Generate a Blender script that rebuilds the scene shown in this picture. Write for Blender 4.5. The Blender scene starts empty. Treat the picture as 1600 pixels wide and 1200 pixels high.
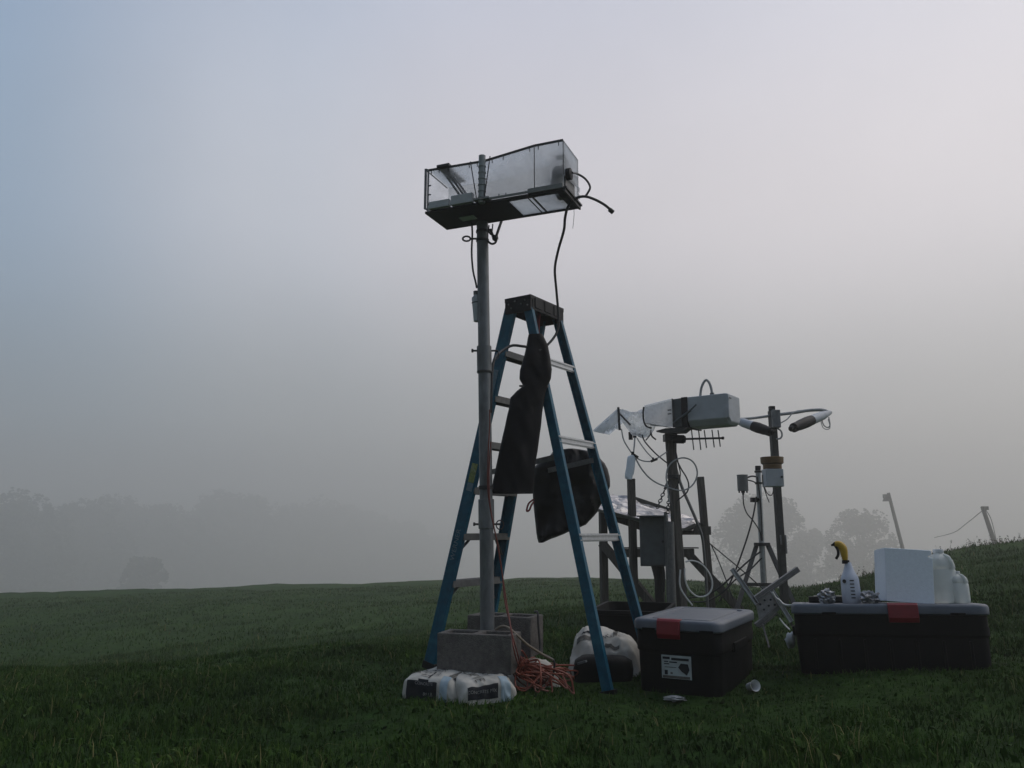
import bpy, bmesh, math, random
import numpy as np
from mathutils import Vector, Matrix, noise as mnoise

random.seed(7)
rng = np.random.default_rng(7)
S = bpy.context.scene
COL = S.collection
R = math.radians

# ------------------------------------------------------------------ camera
CAM_H = 0.92
PITCH = R(10.4)
F = 1250.0                      # focal length in pixels of the 1600 px wide photograph
cd = bpy.data.cameras.new('camera'); cam = bpy.data.objects.new('camera', cd); COL.objects.link(cam)
cam.location = (0, 0, CAM_H); cam.rotation_euler = (math.pi/2 + PITCH, 0, 0)
cd.sensor_fit = 'HORIZONTAL'; cd.sensor_width = 36; cd.lens = F/1600*36
cd.clip_start = 0.05; cd.clip_end = 3000
S.camera = cam

# ------------------------------------------------------------------ sky, sun, exposure
S.view_settings.view_transform = 'Standard'; S.view_settings.look = 'None'
S.view_settings.exposure = 0; S.view_settings.gamma = 1
S.cycles.use_denoising = True
S.cycles.max_bounces = 10; S.cycles.volume_bounces = 2; S.cycles.transparent_max_bounces = 24
SUN_EL, SUN_AZ = R(52), R(74)   # sun behind the fog, ahead and to the right
W = bpy.data.worlds.new('World'); S.world = W; W.use_nodes = True
nt = W.node_tree; N = nt.nodes; Lk = nt.links
N.clear()
out = N.new('ShaderNodeOutputWorld')
sky = N.new('ShaderNodeTexSky'); sky.sky_type = 'NISHITA'; sky.sun_disc = False
sky.sun_elevation = SUN_EL; sky.sun_rotation = SUN_AZ; sky.dust_density = 4
bg1 = N.new('ShaderNodeBackground'); bg1.inputs[1].default_value = 0.05
hsv = N.new('ShaderNodeHueSaturation'); hsv.inputs['Saturation'].default_value = 0.5
Lk.new(sky.outputs[0], hsv.inputs['Color']); Lk.new(hsv.outputs[0], bg1.inputs[0])
# overcast cloud layer: brighter towards the zenith and towards the hidden sun
tc = N.new('ShaderNodeTexCoord')
sep = N.new('ShaderNodeSeparateXYZ'); Lk.new(tc.outputs['Generated'], sep.inputs[0])
rz = N.new('ShaderNodeValToRGB'); Lk.new(sep.outputs[2], rz.inputs[0])
cr = rz.color_ramp; cr.interpolation = 'EASE'
cr.elements[0].position = 0.0; cr.elements[0].color = (0.14, 0.148, 0.148, 1)
cr.elements[1].position = 0.75; cr.elements[1].color = (0.262, 0.31, 0.405, 1)
e = cr.elements.new(0.14); e.color = (0.235, 0.242, 0.243, 1)
e = cr.elements.new(0.36); e.color = (0.40, 0.40, 0.425, 1)
dot = N.new('ShaderNodeVectorMath'); dot.operation = 'DOT_PRODUCT'
sd = Vector((math.sin(R(36))*math.cos(R(19)), math.cos(R(36))*math.cos(R(19)), math.sin(R(19))))
Lk.new(tc.outputs['Generated'], dot.inputs[0]); dot.inputs[1].default_value = sd
rs = N.new('ShaderNodeValToRGB'); dr_ = N.new('ShaderNodeMapRange'); dr_.inputs[1].default_value = -1; Lk.new(dot.outputs['Value'], dr_.inputs[0]); Lk.new(dr_.outputs[0], rs.inputs[0])
cs = rs.color_ramp; cs.interpolation = 'EASE'
cs.elements[0].position = 0.12; cs.elements[0].color = (0.08, 0.093, 0.10, 1)
cs.elements[1].position = 1.0; cs.elements[1].color = (1.30, 1.18, 1.12, 1)
e = cs.elements.new(0.5); e.color = (0.225, 0.36, 0.50, 1)
e = cs.elements.new(0.69); e.color = (0.43, 0.67, 0.90, 1)
e = cs.elements.new(0.82); e.color = (1.00, 1.04, 1.08, 1)
e = cs.elements.new(0.91); e.color = (1.26, 1.17, 1.14, 1)
mul = N.new('ShaderNodeMix'); mul.data_type = 'RGBA'; mul.blend_type = 'MULTIPLY'; mul.inputs[0].default_value = 1
Lk.new(rz.outputs[0], mul.inputs[6]); Lk.new(rs.outputs[0], mul.inputs[7])
bg2 = N.new('ShaderNodeBackground'); bg2.inputs[1].default_value = 1.14
wn = N.new('ShaderNodeTexNoise'); wn.inputs['Scale'].default_value = 2.2; wn.inputs['Detail'].default_value = 5; Lk.new(tc.outputs['Generated'], wn.inputs['Vector'])
wm = N.new('ShaderNodeMapRange'); wm.inputs[1].default_value = .3; wm.inputs[2].default_value = .7; wm.inputs[3].default_value = .90; wm.inputs[4].default_value = 1.08; Lk.new(wn.outputs['Fac'], wm.inputs[0])
mu2 = N.new('ShaderNodeMix'); mu2.data_type = 'RGBA'; mu2.blend_type = 'MULTIPLY'; mu2.inputs[0].default_value = 1
Lk.new(mul.outputs[2], mu2.inputs[6]); Lk.new(wm.outputs[0], mu2.inputs[7])
Lk.new(mu2.outputs[2], bg2.inputs[0])
ad = N.new('ShaderNodeAddShader'); Lk.new(bg1.outputs[0], ad.inputs[0]); Lk.new(bg2.outputs[0], ad.inputs[1])
Lk.new(ad.outputs[0], out.inputs[0])
sl = bpy.data.lights.new('sun', 'SUN'); sl.energy = 0.5; sl.angle = R(35); sl.color = (1, .88, .76)
so = bpy.data.objects.new('sun', sl); COL.objects.link(so)
sv = Vector((math.sin(SUN_AZ)*math.cos(SUN_EL), math.cos(SUN_AZ)*math.cos(SUN_EL), math.sin(SUN_EL)))
so.rotation_euler = sv.to_track_quat('Z', 'Y').to_euler(); so.location = (30, 40, 40)

# ------------------------------------------------------------------ measuring helpers
CT, ST = math.cos(PITCH), math.sin(PITCH)
def ray(px, py):
    k = (600-py)/F
    return Vector(((px-800)/F, CT-k*ST, ST+k*CT))
def P(px, py, Y):
    d = ray(px, py); return Vector((0, 0, CAM_H)) + d*(Y/d.y)
def Gz(px, py, z):
    d = ray(px, py); return Vector((0, 0, CAM_H)) + d*((z-CAM_H)/d.z)
def slope(py):
    d = ray(800, py); return d.z/d.y
def azim(px, py):
    d = ray(px, py); return d.x/d.y
def mpp(py, Y):
    return Y/ray(800, py).y/F

# ------------------------------------------------------------------ mesh builder
def ortho(axis):
    a = Vector(axis).normalized()
    h = Vector((0, 0, 1)) if abs(a.z) < 0.9 else Vector((1, 0, 0))
    u = a.cross(h).normalized(); v = u.cross(a).normalized()
    return a, u, v
def spline(pts, res=6, closed=False):
    p = [Vector(q) for q in pts]; n = len(p)
    if n < 3: return p
    o = []
    rngN = n if closed else n-1
    for i in range(rngN):
        p0 = p[(i-1) % n] if closed or i > 0 else p[0]*2-p[1]
        p1 = p[i]; p2 = p[(i+1) % n]
        p3 = p[(i+2) % n] if closed or i+2 < n else p2*2-p1
        for k in range(res):
            t = k/res
            o.append(0.5*((2*p1)+(p2-p0)*t+(2*p0-5*p1+4*p2-p3)*t*t+(3*p1-p0-3*p2+p3)*t**3))
    if not closed: o.append(p[-1])
    return o
class MB:
    def __init__(s): s.v = []; s.f = []; s.mi = []; s.sm = []
    def add(s, vs, fs, mi=0, smooth=False):
        b = len(s.v); s.v += [Vector(v) for v in vs]
        for f in fs: s.f.append([i+b for i in f]); s.mi.append(mi); s.sm.append(smooth)
        return s
    def box(s, c, size, ax=None, mi=0):
        c = Vector(c); ax = ax or (Vector((1,0,0)), Vector((0,1,0)), Vector((0,0,1)))
        h = [Vector(a)*(d/2) for a, d in zip(ax, size)]
        vs = [c+h[0]*i+h[1]*j+h[2]*k for k in (-1,1) for j in (-1,1) for i in (-1,1)]
        return s.add(vs, [(0,2,3,1),(4,5,7,6),(0,1,5,4),(2,6,7,3),(0,4,6,2),(1,3,7,5)], mi)
    def bar(s, p0, p1, w, h, side=None, mi=0):
        p0, p1 = Vector(p0), Vector(p1); a = (p1-p0).normalized()
        if side is None: _, u, v = ortho(a)
        else:
            u = Vector(side); u = (u-a*u.dot(a)).normalized(); v = a.cross(u).normalized()
        return s.box((p0+p1)/2, ((p1-p0).length, w, h), (a, u, v), mi)
    def loft(s, rings, mi=0, smooth=True, caps=True, closed=True):
        n = len(rings[0]); vs = [p for r in rings for p in r]; fs = []
        m = n if closed else n-1
        for i in range(len(rings)-1):
            for j in range(m):
                k = (j+1) % n
                fs.append((i*n+j, i*n+k, (i+1)*n+k, (i+1)*n+j))
        s.add(vs, fs, mi, smooth)
        if caps and closed:
            s.add(rings[0], [tuple(range(n))], mi); s.add(rings[-1], [tuple(range(n))], mi)
        return s
    def cyl(s, p0, p1, r0, r1=None, n=16, mi=0, caps=True):
        r1 = r0 if r1 is None else r1; p0, p1 = Vector(p0), Vector(p1)
        a, u, v = ortho(p1-p0)
        rg = [[p+u*(r*math.cos(t*2*math.pi/n))+v*(r*math.sin(t*2*math.pi/n)) for t in range(n)] for p, r in ((p0,r0),(p1,r1))]
        return s.loft(rg, mi, True, caps)
    def lathe(s, prof, base, axis=(0,0,1), n=20, mi=0, caps=True, sq=None):
        a, u, v = ortho(axis); base = Vector(base); rg = []
        for r, h in prof:
            ring = []
            for t in range(n):
                th = t*2*math.pi/n; c, si = math.cos(th), math.sin(th)
                q = 1
                if sq: q = (abs(c)**sq+abs(si)**sq)**(-1/sq)
                ring.append(base+a*h+u*(r*q*c)+v*(r*q*si))
            rg.append(ring)
        return s.loft(rg, mi, True, caps)
    def tube(s, pts, r, n=8, res=6, closed=False, mi=0, raw=False):
        p = [Vector(q) for q in pts] if raw else spline(pts, res, closed)
        m = len(p); rings = []; u = None
        for i in range(m):
            t = (p[(i+1) % m]-p[i-1]) if closed else (p[min(i+1,m-1)]-p[max(i-1,0)])
            if t.length < 1e-9: t = Vector((0,0,1))
            t.normalize()
            if u is None: _, u, _ = ortho(t)
            u = u-t*u.dot(t)
            if u.length < 1e-6: _, u, _ = ortho(t)
            u.normalize(); w = t.cross(u)
            rr = r(i/(m-1)) if callable(r) else r
            rings.append([p[i]+u*(rr*math.cos(k*2*math.pi/n))+w*(rr*math.sin(k*2*math.pi/n)) for k in range(n)])
        if closed: rings.append(rings[0])
        return s.loft(rings, mi, True, not closed)
    def prism(s, poly, vec, mi=0):
        poly = [Vector(p) for p in poly]; vec = Vector(vec); n = len(poly)
        vs = poly+[p+vec for p in poly]
        return s.add(vs, [tuple(range(n))[::-1], tuple(range(n, 2*n))]+[(i,(i+1)%n,(i+1)%n+n,i+n) for i in range(n)], mi)
    def ball(s, c, r, n=12, m=8, mi=0, amp=0, seed=0, fr=6):
        c = Vector(c); r = Vector(r) if not isinstance(r, (int, float)) else Vector((r,r,r))
        rg = []
        for i in range(m+1):
            ph = math.pi*i/m; ring = []
            for j in range(n):
                th = 2*math.pi*j/n
                d = Vector((math.sin(ph)*math.cos(th), math.sin(ph)*math.sin(th), math.cos(ph)))
                k = 1+(amp*mnoise.noise(d*fr+Vector((seed,seed*.7,0))) if amp else 0)
                ring.append(c+Vector((d.x*r.x*k, d.y*r.y*k, d.z*r.z*k)))
            rg.append(ring)
        return s.loft(rg, mi, True, False)
    def build(s, name, mats, parent=None, loc=None, bevel=0, weld=True, recalc=True):
        root = parent
        while root is not None and root.parent is not None: root = root.parent
        o0 = Vector(root.location) if root is not None else Vector(loc or (0,0,0))
        me = bpy.data.meshes.new(name)
        me.from_pydata([tuple(v-o0) for v in s.v], [], s.f)
        me.polygons.foreach_set('material_index', s.mi); me.polygons.foreach_set('use_smooth', s.sm)
        if recalc:
            bm = bmesh.new(); bm.from_mesh(me)
            if weld: bmesh.ops.remove_doubles(bm, verts=bm.verts, dist=1e-5)
            bmesh.ops.recalc_face_normals(bm, faces=bm.faces)
            for e_ in bm.edges:
                if len(e_.link_faces) == 2 and e_.calc_face_angle(0) > R(50): e_.smooth = False
            bm.to_mesh(me); bm.free()
        me.update()
        for m in (mats if isinstance(mats, (list, tuple)) else [mats]): me.materials.append(m)
        o = bpy.data.objects.new(name, me); COL.objects.link(o)
        if parent is not None: o.parent = parent
        else: o.location = o0
        if bevel:
            b = o.modifiers.new('bevel', 'BEVEL'); b.width = bevel; b.segments = 2; b.limit_method = 'ANGLE'; b.angle_limit = R(40)
        return o
def tag(o, label=None, cat=None, group=None, kind=None):
    if label: o['label'] = label
    if cat: o['category'] = cat
    if group: o['group'] = group
    if kind: o['kind'] = kind
    return o
def thing(name, label, cat, loc, group=None):
    o = bpy.data.objects.new(name, None); COL.objects.link(o); o.location = loc; o.empty_display_size = .1
    return tag(o, label, cat, group)
def text_mesh(s, size=1.0):
    c = bpy.data.curves.new('lettering', 'FONT'); c.body = s; c.size = size; c.align_x = 'CENTER'; c.align_y = 'CENTER'
    o = bpy.data.objects.new('lettering', c)
    me = bpy.data.meshes.new_from_object(o)
    vs = [tuple(v.co) for v in me.vertices]; fs = [tuple(p.vertices) for p in me.polygons]
    bpy.data.meshes.remove(me); bpy.data.objects.remove(o); bpy.data.curves.remove(c)
    return vs, fs

# ------------------------------------------------------------------ materials
def mat(name, col, rough=.6, metal=0, var=.18, scale=18, bump=0, bscale=60, col2=None, wear=None, wscale=5, spec=.5, stretch=None, trans=0):
    m = bpy.data.materials.new(name); m.use_nodes = True
    t = m.node_tree; n = t.nodes; l = t.links
    b = n['Principled BSDF']; b.inputs['Roughness'].default_value = rough; b.inputs['Metallic'].default_value = metal
    b.inputs['Specular IOR Level'].default_value = spec
    if trans: b.inputs['Transmission Weight'].default_value = trans
    tcx = n.new('ShaderNodeTexCoord'); mp = n.new('ShaderNodeMapping'); l.new(tcx.outputs['Object'], mp.inputs[0])
    if stretch: mp.inputs['Scale'].default_value = stretch
    nz = n.new('ShaderNodeTexNoise'); nz.inputs['Scale'].default_value = scale; nz.inputs['Detail'].default_value = 6
    nz.inputs['Roughness'].default_value = .65
    l.new(mp.outputs[0], nz.inputs['Vector'])
    rp = n.new('ShaderNodeValToRGB'); l.new(nz.outputs['Fac'], rp.inputs[0])
    c2 = col2 or tuple(min(1, c*(1+var)) for c in col); c1 = tuple(c*(1-var) for c in col)
    rp.color_ramp.elements[0].position = .3; rp.color_ramp.elements[0].color = (*c1, 1)
    rp.color_ramp.elements[1].position = .7; rp.color_ramp.elements[1].color = (*c2, 1)
    src = rp.outputs[0]
    if wear:
        wz = n.new('ShaderNodeTexNoise'); wz.inputs['Scale'].default_value = wscale; wz.inputs['Detail'].default_value = 8
        l.new(mp.outputs[0], wz.inputs['Vector'])
        wr = n.new('ShaderNodeValToRGB'); l.new(wz.outputs['Fac'], wr.inputs[0])
        wr.color_ramp.elements[0].position = .52; wr.color_ramp.elements[0].color = (0,0,0,1)
        wr.color_ramp.elements[1].position = .68; wr.color_ramp.elements[1].color = (1,1,1,1)
        mx = n.new('ShaderNodeMix'); mx.data_type = 'RGBA'
        l.new(wr.outputs[0], mx.inputs[0]); l.new(src, mx.inputs[6]); mx.inputs[7].default_value = (*wear, 1)
        src = mx.outputs[2]
    l.new(src, b.inputs['Base Color'])
    rr = n.new('ShaderNodeMapRange'); l.new(nz.outputs['Fac'], rr.inputs[0])
    rr.inputs[3].default_value = max(.02, rough-.12); rr.inputs[4].default_value = min(1, rough+.12)
    l.new(rr.outputs[0], b.inputs['Roughness'])
    if bump:
        bz = n.new('ShaderNodeTexNoise'); bz.inputs['Scale'].default_value = bscale; bz.inputs['Detail'].default_value = 5
        l.new(mp.outputs[0], bz.inputs['Vector'])
        bp = n.new('ShaderNodeBump'); bp.inputs['Strength'].default_value = bump; bp.inputs['Distance'].default_value = .01
        l.new(bz.outputs['Fac'], bp.inputs['Height']); l.new(bp.outputs[0], b.inputs['Normal'])
    return m
def clear_mat(name, frost=.35, tint=(.85,.88,.9), fscale=4, lo=.35, hi=.7, seedoff=0):
    """clear acrylic with patches of condensation"""
    m = bpy.data.materials.new(name); m.use_nodes = True
    t = m.node_tree; n = t.nodes; l = t.links; n.clear()
    o = n.new('ShaderNodeOutputMaterial')
    tr = n.new('ShaderNodeBsdfTransparent'); tr.inputs[0].default_value = (*tint, 1)
    gl = n.new('ShaderNodeBsdfGlossy'); gl.inputs['Roughness'].default_value = .12; gl.inputs[0].default_value = (.9,.9,.9,1)
    fr = n.new('ShaderNodeFresnel'); fr.inputs[0].default_value = 1.45
    m1 = n.new('ShaderNodeMixShader'); fm_ = n.new('ShaderNodeMath'); fm_.operation = 'MULTIPLY'; fm_.inputs[1].default_value = .4; l.new(fr.outputs[0], fm_.inputs[0]); l.new(fm_.outputs[0], m1.inputs[0]); l.new(tr.outputs[0], m1.inputs[1]); l.new(gl.outputs[0], m1.inputs[2])
    df = n.new('ShaderNodeBsdfDiffuse'); df.inputs[0].default_value = (.62,.65,.67,1)
    tl = n.new('ShaderNodeBsdfTranslucent'); tl.inputs[0].default_value = (.93,.94,.95,1)
    m2 = n.new('ShaderNodeMixShader'); m2.inputs[0].default_value = .88
    l.new(df.outputs[0], m2.inputs[1]); l.new(tl.outputs[0], m2.inputs[2])
    tcx = n.new('ShaderNodeTexCoord'); mp = n.new('ShaderNodeMapping'); l.new(tcx.outputs['Object'], mp.inputs[0])
    mp.inputs['Location'].default_value = (seedoff, seedoff*.3, 0)
    nz = n.new('ShaderNodeTexNoise'); nz.inputs['Scale'].default_value = fscale; nz.inputs['Detail'].default_value = 4
    l.new(mp.outputs[0], nz.inputs['Vector'])
    rp = n.new('ShaderNodeMapRange'); l.new(nz.outputs['Fac'], rp.inputs[0])
    rp.inputs[1].default_value = .35; rp.inputs[2].default_value = .65; rp.inputs[3].default_value = lo; rp.inputs[4].default_value = hi
    m3 = n.new('ShaderNodeMixShader'); l.new(rp.outputs[0], m3.inputs[0]); l.new(m1.outputs[0], m3.inputs[1]); l.new(m2.outputs[0], m3.inputs[2])
    l.new(m3.outputs[0], o.inputs[0])
    return m
M = dict(
    galv=mat('galvanised_steel', (.17,.18,.185), .5, .55, .25, 30, .1, 120, wear=(.10,.105,.105), wscale=9, stretch=(1,1,.35)),
    galv_l=mat('light_galvanised_steel', (.42,.44,.45), .42, .6, .2, 30),
    alu=mat('aluminium', (.55,.56,.57), .42, .7, .15, 40, .06, 200),
    alu_d=mat('dull_aluminium', (.16,.16,.155), .55, .5, .25, 30),
    blue=mat('blue_fibreglass', (.004,.085,.14), .5, 0, .25, 25, .08, 150, wear=(.02,.125,.18), wscale=11, spec=.3),
    blk=mat('black_plastic', (.006,.0065,.007), .55, 0, .3, 30, .12, 180, spec=.25),
    tote=mat('black_tote_plastic', (.0045,.0048,.005), .62, 0, .3, 12, .15, 260, spec=.12),
    bagblk=mat('black_bin_liner', (.0025,.0025,.003), .65, 0, .2, 8, .5, 14, spec=.14),
    bagshine=mat('glossy_bin_liner', (.0025,.0025,.003), .42, 0, .2, 8, .4, 16, spec=.22),
    lid=mat('grey_lid_plastic', (.078,.094,.118), .42, 0, .16, 10, .1, 220, wear=(.105,.122,.145), wscale=4),
    red=mat('red_latch_plastic', (.19,.003,.010), .4, 0, .12, 20),
    redcord=mat('red_strap', (.20,.010,.016), .6, 0, .2, 40),
    orange=mat('orange_cord_rubber', (.21,.043,.019), .55, 0, .3, 20, wear=(.11,.034,.022), wscale=6),
    dullcord=mat('dull_red_cord', (.15,.032,.02), .6, 0, .3, 20),  # darker, duller red for the cord strands on the mast
    cord=mat('black_cable_rubber', (.012,.012,.013), .55, 0, .3, 40),
    tan=mat('tan_hose_rubber', (.22,.18,.13), .6, 0, .25, 30),
    gcable=mat('grey_cable', (.30,.31,.31), .55, 0, .2, 30),
    wcable=mat('white_cable', (.62,.62,.60), .5, 0, .12, 20),
    block=mat('concrete_block', (.15,.138,.125), .95, 0, .28, 45, .9, 160, wear=(.085,.078,.07), wscale=7, spec=.2),
    paper=mat('cement_bag_paper', (.50,.48,.43), .8, 0, .14, 7, .35, 30, wear=(.36,.34,.29), wscale=4, spec=.25),
    blueprint=mat('pale_blue_print', (.33,.42,.47), .7, 0, .14, 20),
    sack_grey=mat('grey_bag_print', (.24,.24,.23), .8, 0, .25, 40, spec=.2),
    ink=mat('dark_print', (.02,.022,.026), .75, 0, .3, 30, spec=.2),
    ink2=mat('grey_print', (.13,.125,.11), .8, 0, .3, 30, spec=.2),
    wood=mat('weathered_wood', (.10,.092,.08), .88, 0, .4, 14, .5, 40, stretch=(6,6,.5), wear=(.06,.055,.048), wscale=4, spec=.2),
    foil=mat('crumpled_foil', (.30,.30,.31), .34, .85, .15, 20, .8, 25),
    encl=mat('grey_green_enclosure', (.085,.10,.105), .6, .1, .2, 12),
    white=mat('white_plastic', (.66,.68,.69), .5, 0, .08, 12, wear=(.55,.56,.55), wscale=4),
    hood=mat('white_hood_plastic', (.42,.45,.48), .5, 0, .08, 8, wear=(.35,.37,.39), wscale=5),
    foam=mat('white_foam', (.82,.88,.94), .85, 0, .05, 60, .3, 220),
    hdpe=mat('milky_plastic', (.84,.88,.86), .5, 0, .05, 8, trans=.5),
    spray=mat('white_spray_plastic', (.66,.70,.80), .4, 0, .06, 20, trans=.15),
    yellow=mat('yellow_plastic', (.52,.31,.015), .45, 0, .12, 20),
    amber=mat('amber_cap_plastic', (.13,.066,.010), .5, 0, .2, 20, wear=(.07,.045,.012)),
    cream=mat('cream_card', (.5,.47,.38), .8, 0, .1, 20),
    bracket=mat('bare_steel_plate', (.23,.23,.22), .5, .5, .3, 30, wear=(.12,.11,.10), wscale=9),
    dsteel=mat('dark_steel', (.045,.046,.045), .5, .5, .3, 30),
    ygreen=mat('yellow_green_sticker', (.20,.24,.07), .6, 0, .4, 60, wear=(.30,.32,.28), wscale=40),
    greysticker=mat('faded_grey_sticker', (.13,.20,.24), .6, 0, .25, 50),
    bark=mat('bark', (.05,.042,.035), .9, 0, .35, 20, .5, 30),
    leaf=mat('tree_foliage', (.045,.062,.03), .8, 0, .5, 1.5, spec=.2),
    weed=mat('dry_weed', (.09,.085,.05), .85, 0, .4, 10, spec=.2),
    polewood=mat('grey_pole_wood', (.11,.10,.09), .9, 0, .3, 10, spec=.2),
    wrap=clear_mat('clear_plastic_wrap', lo=.25, hi=.75, fscale=18),
    acryl=clear_mat('clear_acrylic', lo=.10, hi=.50, fscale=3.2, tint=(.95,.96,.97)),
    acryl_b=clear_mat('fogged_acrylic', lo=.30, hi=.72, tint=(.95,.96,.97), fscale=3.5, seedoff=3.1),
    duct=clear_mat('cloudy_duct', lo=.45, hi=.9, fscale=9, seedoff=1.7),
)

# ------------------------------------------------------------------ terrain
def crest(px, py, Y):
    return azim(px, py), slope(py)*Y+CAM_H, Y
COLS = [  # px, near z, brow (Y,z), dip (Y,z), crest (px,py,Y)
    (-900, .0, (6.0,-.25), (10,-1.2), (-900, 945, 36)),
    (-300, .0, (6.2,-.20), (10.5,-1.1), (-300, 935, 36)),
    (0,   .0, (6.5,-.155), (11,-1.02), (0, 924, 36)),
    (200, .0, (6.8,-.13), (11,-.90), (200, 918, 36)),
    (430, .02, (7.2,-.09), (11,-.72), (430, 911, 36)),
    (670, .04, (7.5,-.04), (11,-.50), (670, 905, 38)),
    (800, .02, (8,.02), (12,-.26), (800, 902, 38)),
    (1000, .0, (8.5,.06), (12,-.10), (1000, 901, 38)),
    (1130, .03, (9,.09), (12,-.05), (1130, 910, 38)),
    (1225, .08, (9,.10), (12,-.02), (1225, 921, 24)),
    (1300, .11, (8,.12), (11,.10), (1300, 908, 17)),
    (1364, .14, (8,.20), (11,.20), (1364, 889, 16)),
    (1476, .16, (8,.30), (11,.38), (1476, 859, 16)),
    (1519, .17, (8,.33), (11,.46), (1519, 849, 16)),
    (1600, .19, (8,.38), (11,.54), (1600, 842, 16)),
    (1900, .24, (8,.50), (11,.74), (1900, 828, 17)),
    (2500, .30, (8,.6), (11,.9), (2500, 815, 18)),
]
YS = np.exp(np.linspace(math.log(2.0), math.log(800), 240))
AS = np.linspace(-2.2, 2.2, 221)
prof = []; acol = []
for px, z0, br, dp, (cx, cy, cY) in COLS:
    a, zc, Yc = crest(cx, cy, cY); acol.append(a)
    los = lambda Y: CAM_H+(zc-CAM_H)/Yc*Y
    yy = [2, 4.7, br[0], dp[0], (dp[0]+Yc)/2, Yc, Yc+14, Yc+60, 200, 400, 800]
    zz = [z0-.01, z0, br[1], dp[1], dp[1]+(zc-dp[1])*.44, zc, min(zc-1.9, los(Yc+14)-.5), min(zc-7.5, los(Yc+60)-2), min(zc-9, los(200)-3.5), min(zc-11, los(400)-6), min(zc-14, los(800)-10)]
    z = np.interp(np.log(YS), np.log(yy), zz)
    ker = np.hanning(13)[1:-1]; ker /= ker.sum()
    zp = np.pad(z, 5, mode='edge'); z = np.convolve(zp, ker, 'valid'); prof.append(z)
prof = np.array(prof)
ZT = np.array([np.interp(AS, acol, prof[:, j]) for j in range(len(YS))])      # [Y, a]
ker = np.hanning(9)[1:-1]; ker /= ker.sum()
ZT = np.array([np.convolve(np.pad(r, 3, mode='edge'), ker, 'valid') for r in ZT])
def bumps(x, y):
    s = np.minimum(1, np.maximum(.0, (np.hypot(x, y)-2)/3))
    b = .018*np.sin(x*2.3+1.1*np.sin(y*1.7))+.016*np.sin(y*3.1+1.3*np.sin(x*2.1+2))+.009*np.sin(x*6.7+y*4.3)
    b = b+.05*s*np.sin(x*.83+y*.37)*np.sin(y*.61-x*.2)*np.minimum(1, np.maximum(0, (y-7)/6))
    return b
def gz(x, y):
    x = np.asarray(x, float); y = np.asarray(y, float)
    Y = np.clip(y, 2.0, 799.9); a = np.clip(x/Y, -2.19, 2.19)
    fy = (np.log(Y)-math.log(2.0))/(math.log(800)-math.log(2.0))*(len(YS)-1); fa = (a+2.2)/4.4*(len(AS)-1)
    iy = np.clip(fy.astype(int), 0, len(YS)-2); ia = np.clip(fa.astype(int), 0, len(AS)-2)
    ty = fy-iy; ta = fa-ia
    z = (ZT[iy,ia]*(1-ty)*(1-ta)+ZT[iy+1,ia]*ty*(1-ta)+ZT[iy,ia+1]*(1-ty)*ta+ZT[iy+1,ia+1]*ty*ta)
    return z+bumps(x, y)
def g(x, y): return float(gz(x, y))
rows = list(np.linspace(-25, 1.6, 22))+list(np.exp(np.linspace(math.log(2.0), math.log(799), 330)))
cols = np.linspace(-2.19, 2.19, 300)
XX = np.array([[c*max(y, 2.0)*(1 if y > 2 else 1) for c in cols] for y in rows]); YY = np.array([[y]*len(cols) for y in rows])
# behind the camera the sheet keeps a constant width
for i, y in enumerate(rows):
    if y < 12: XX[i] = cols*(12.0 if y < 2 else 12.0*(1-(y-2)/10)+max(y,2)*((y-2)/10))
ZZ = gz(XX, YY)
nr, nc = XX.shape
me = bpy.data.meshes.new('field'); vs = np.stack([XX, YY, ZZ], -1).reshape(-1, 3)
idx = np.arange(nr*nc).reshape(nr, nc)
fs = np.stack([idx[:-1,:-1], idx[:-1,1:], idx[1:,1:], idx[1:,:-1]], -1).reshape(-1, 4)
me.from_pydata(vs.tolist(), [], fs.tolist()); me.polygons.foreach_set('use_smooth', [True]*len(fs))
def field_mat():
    m = bpy.data.materials.new('meadow_ground'); m.use_nodes = True
    t = m.node_tree; n = t.nodes; l = t.links; b = n['Principled BSDF']
    b.inputs['Roughness'].default_value = .95; b.inputs['Specular IOR Level'].default_value = .1
    tcx = n.new('ShaderNodeTexCoord')
    def nz(sc, det=6, v=None):
        q = n.new('ShaderNodeTexNoise'); q.inputs['Scale'].default_value = sc; q.inputs['Detail'].default_value = det
        q.inputs['Roughness'].default_value = .7
        l.new(v or tcx.outputs['Object'], q.inputs['Vector']); return q
    def ramp(src, p0, c0, p1, c1):
        r_ = n.new('ShaderNodeValToRGB'); l.new(src, r_.inputs[0])
        r_.color_ramp.elements[0].position = p0; r_.color_ramp.elements[0].color = (*c0, 1)
        r_.color_ramp.elements[1].position = p1; r_.color_ramp.elements[1].color = (*c1, 1); return r_
    a = ramp(nz(.55).outputs['Fac'], .3, (.015,.045,.006), .72, (.046,.088,.02))
    c = ramp(nz(9, 8).outputs['Fac'], .32, (.35,.38,.3), .72, (1.5,1.5,1.4))
    mx = n.new('ShaderNodeMix'); mx.data_type = 'RGBA'; mx.blend_type = 'MULTIPLY'; mx.inputs[0].default_value = .85
    l.new(a.outputs[0], mx.inputs[6]); l.new(c.outputs[0], mx.inputs[7])
    l.new(mx.outputs[2], b.inputs['Base Color'])
    bp = n.new('ShaderNodeBump'); bp.inputs['Strength'].default_value = .9; bp.inputs['Distance'].default_value = .06
    l.new(nz(14, 8).outputs['Fac'], bp.inputs['Height']); l.new(bp.outputs[0], b.inputs['Normal'])
    return m
fo = bpy.data.objects.new('field', me); COL.objects.link(fo); me.materials.append(field_mat())
tag(fo, kind='structure')

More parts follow.
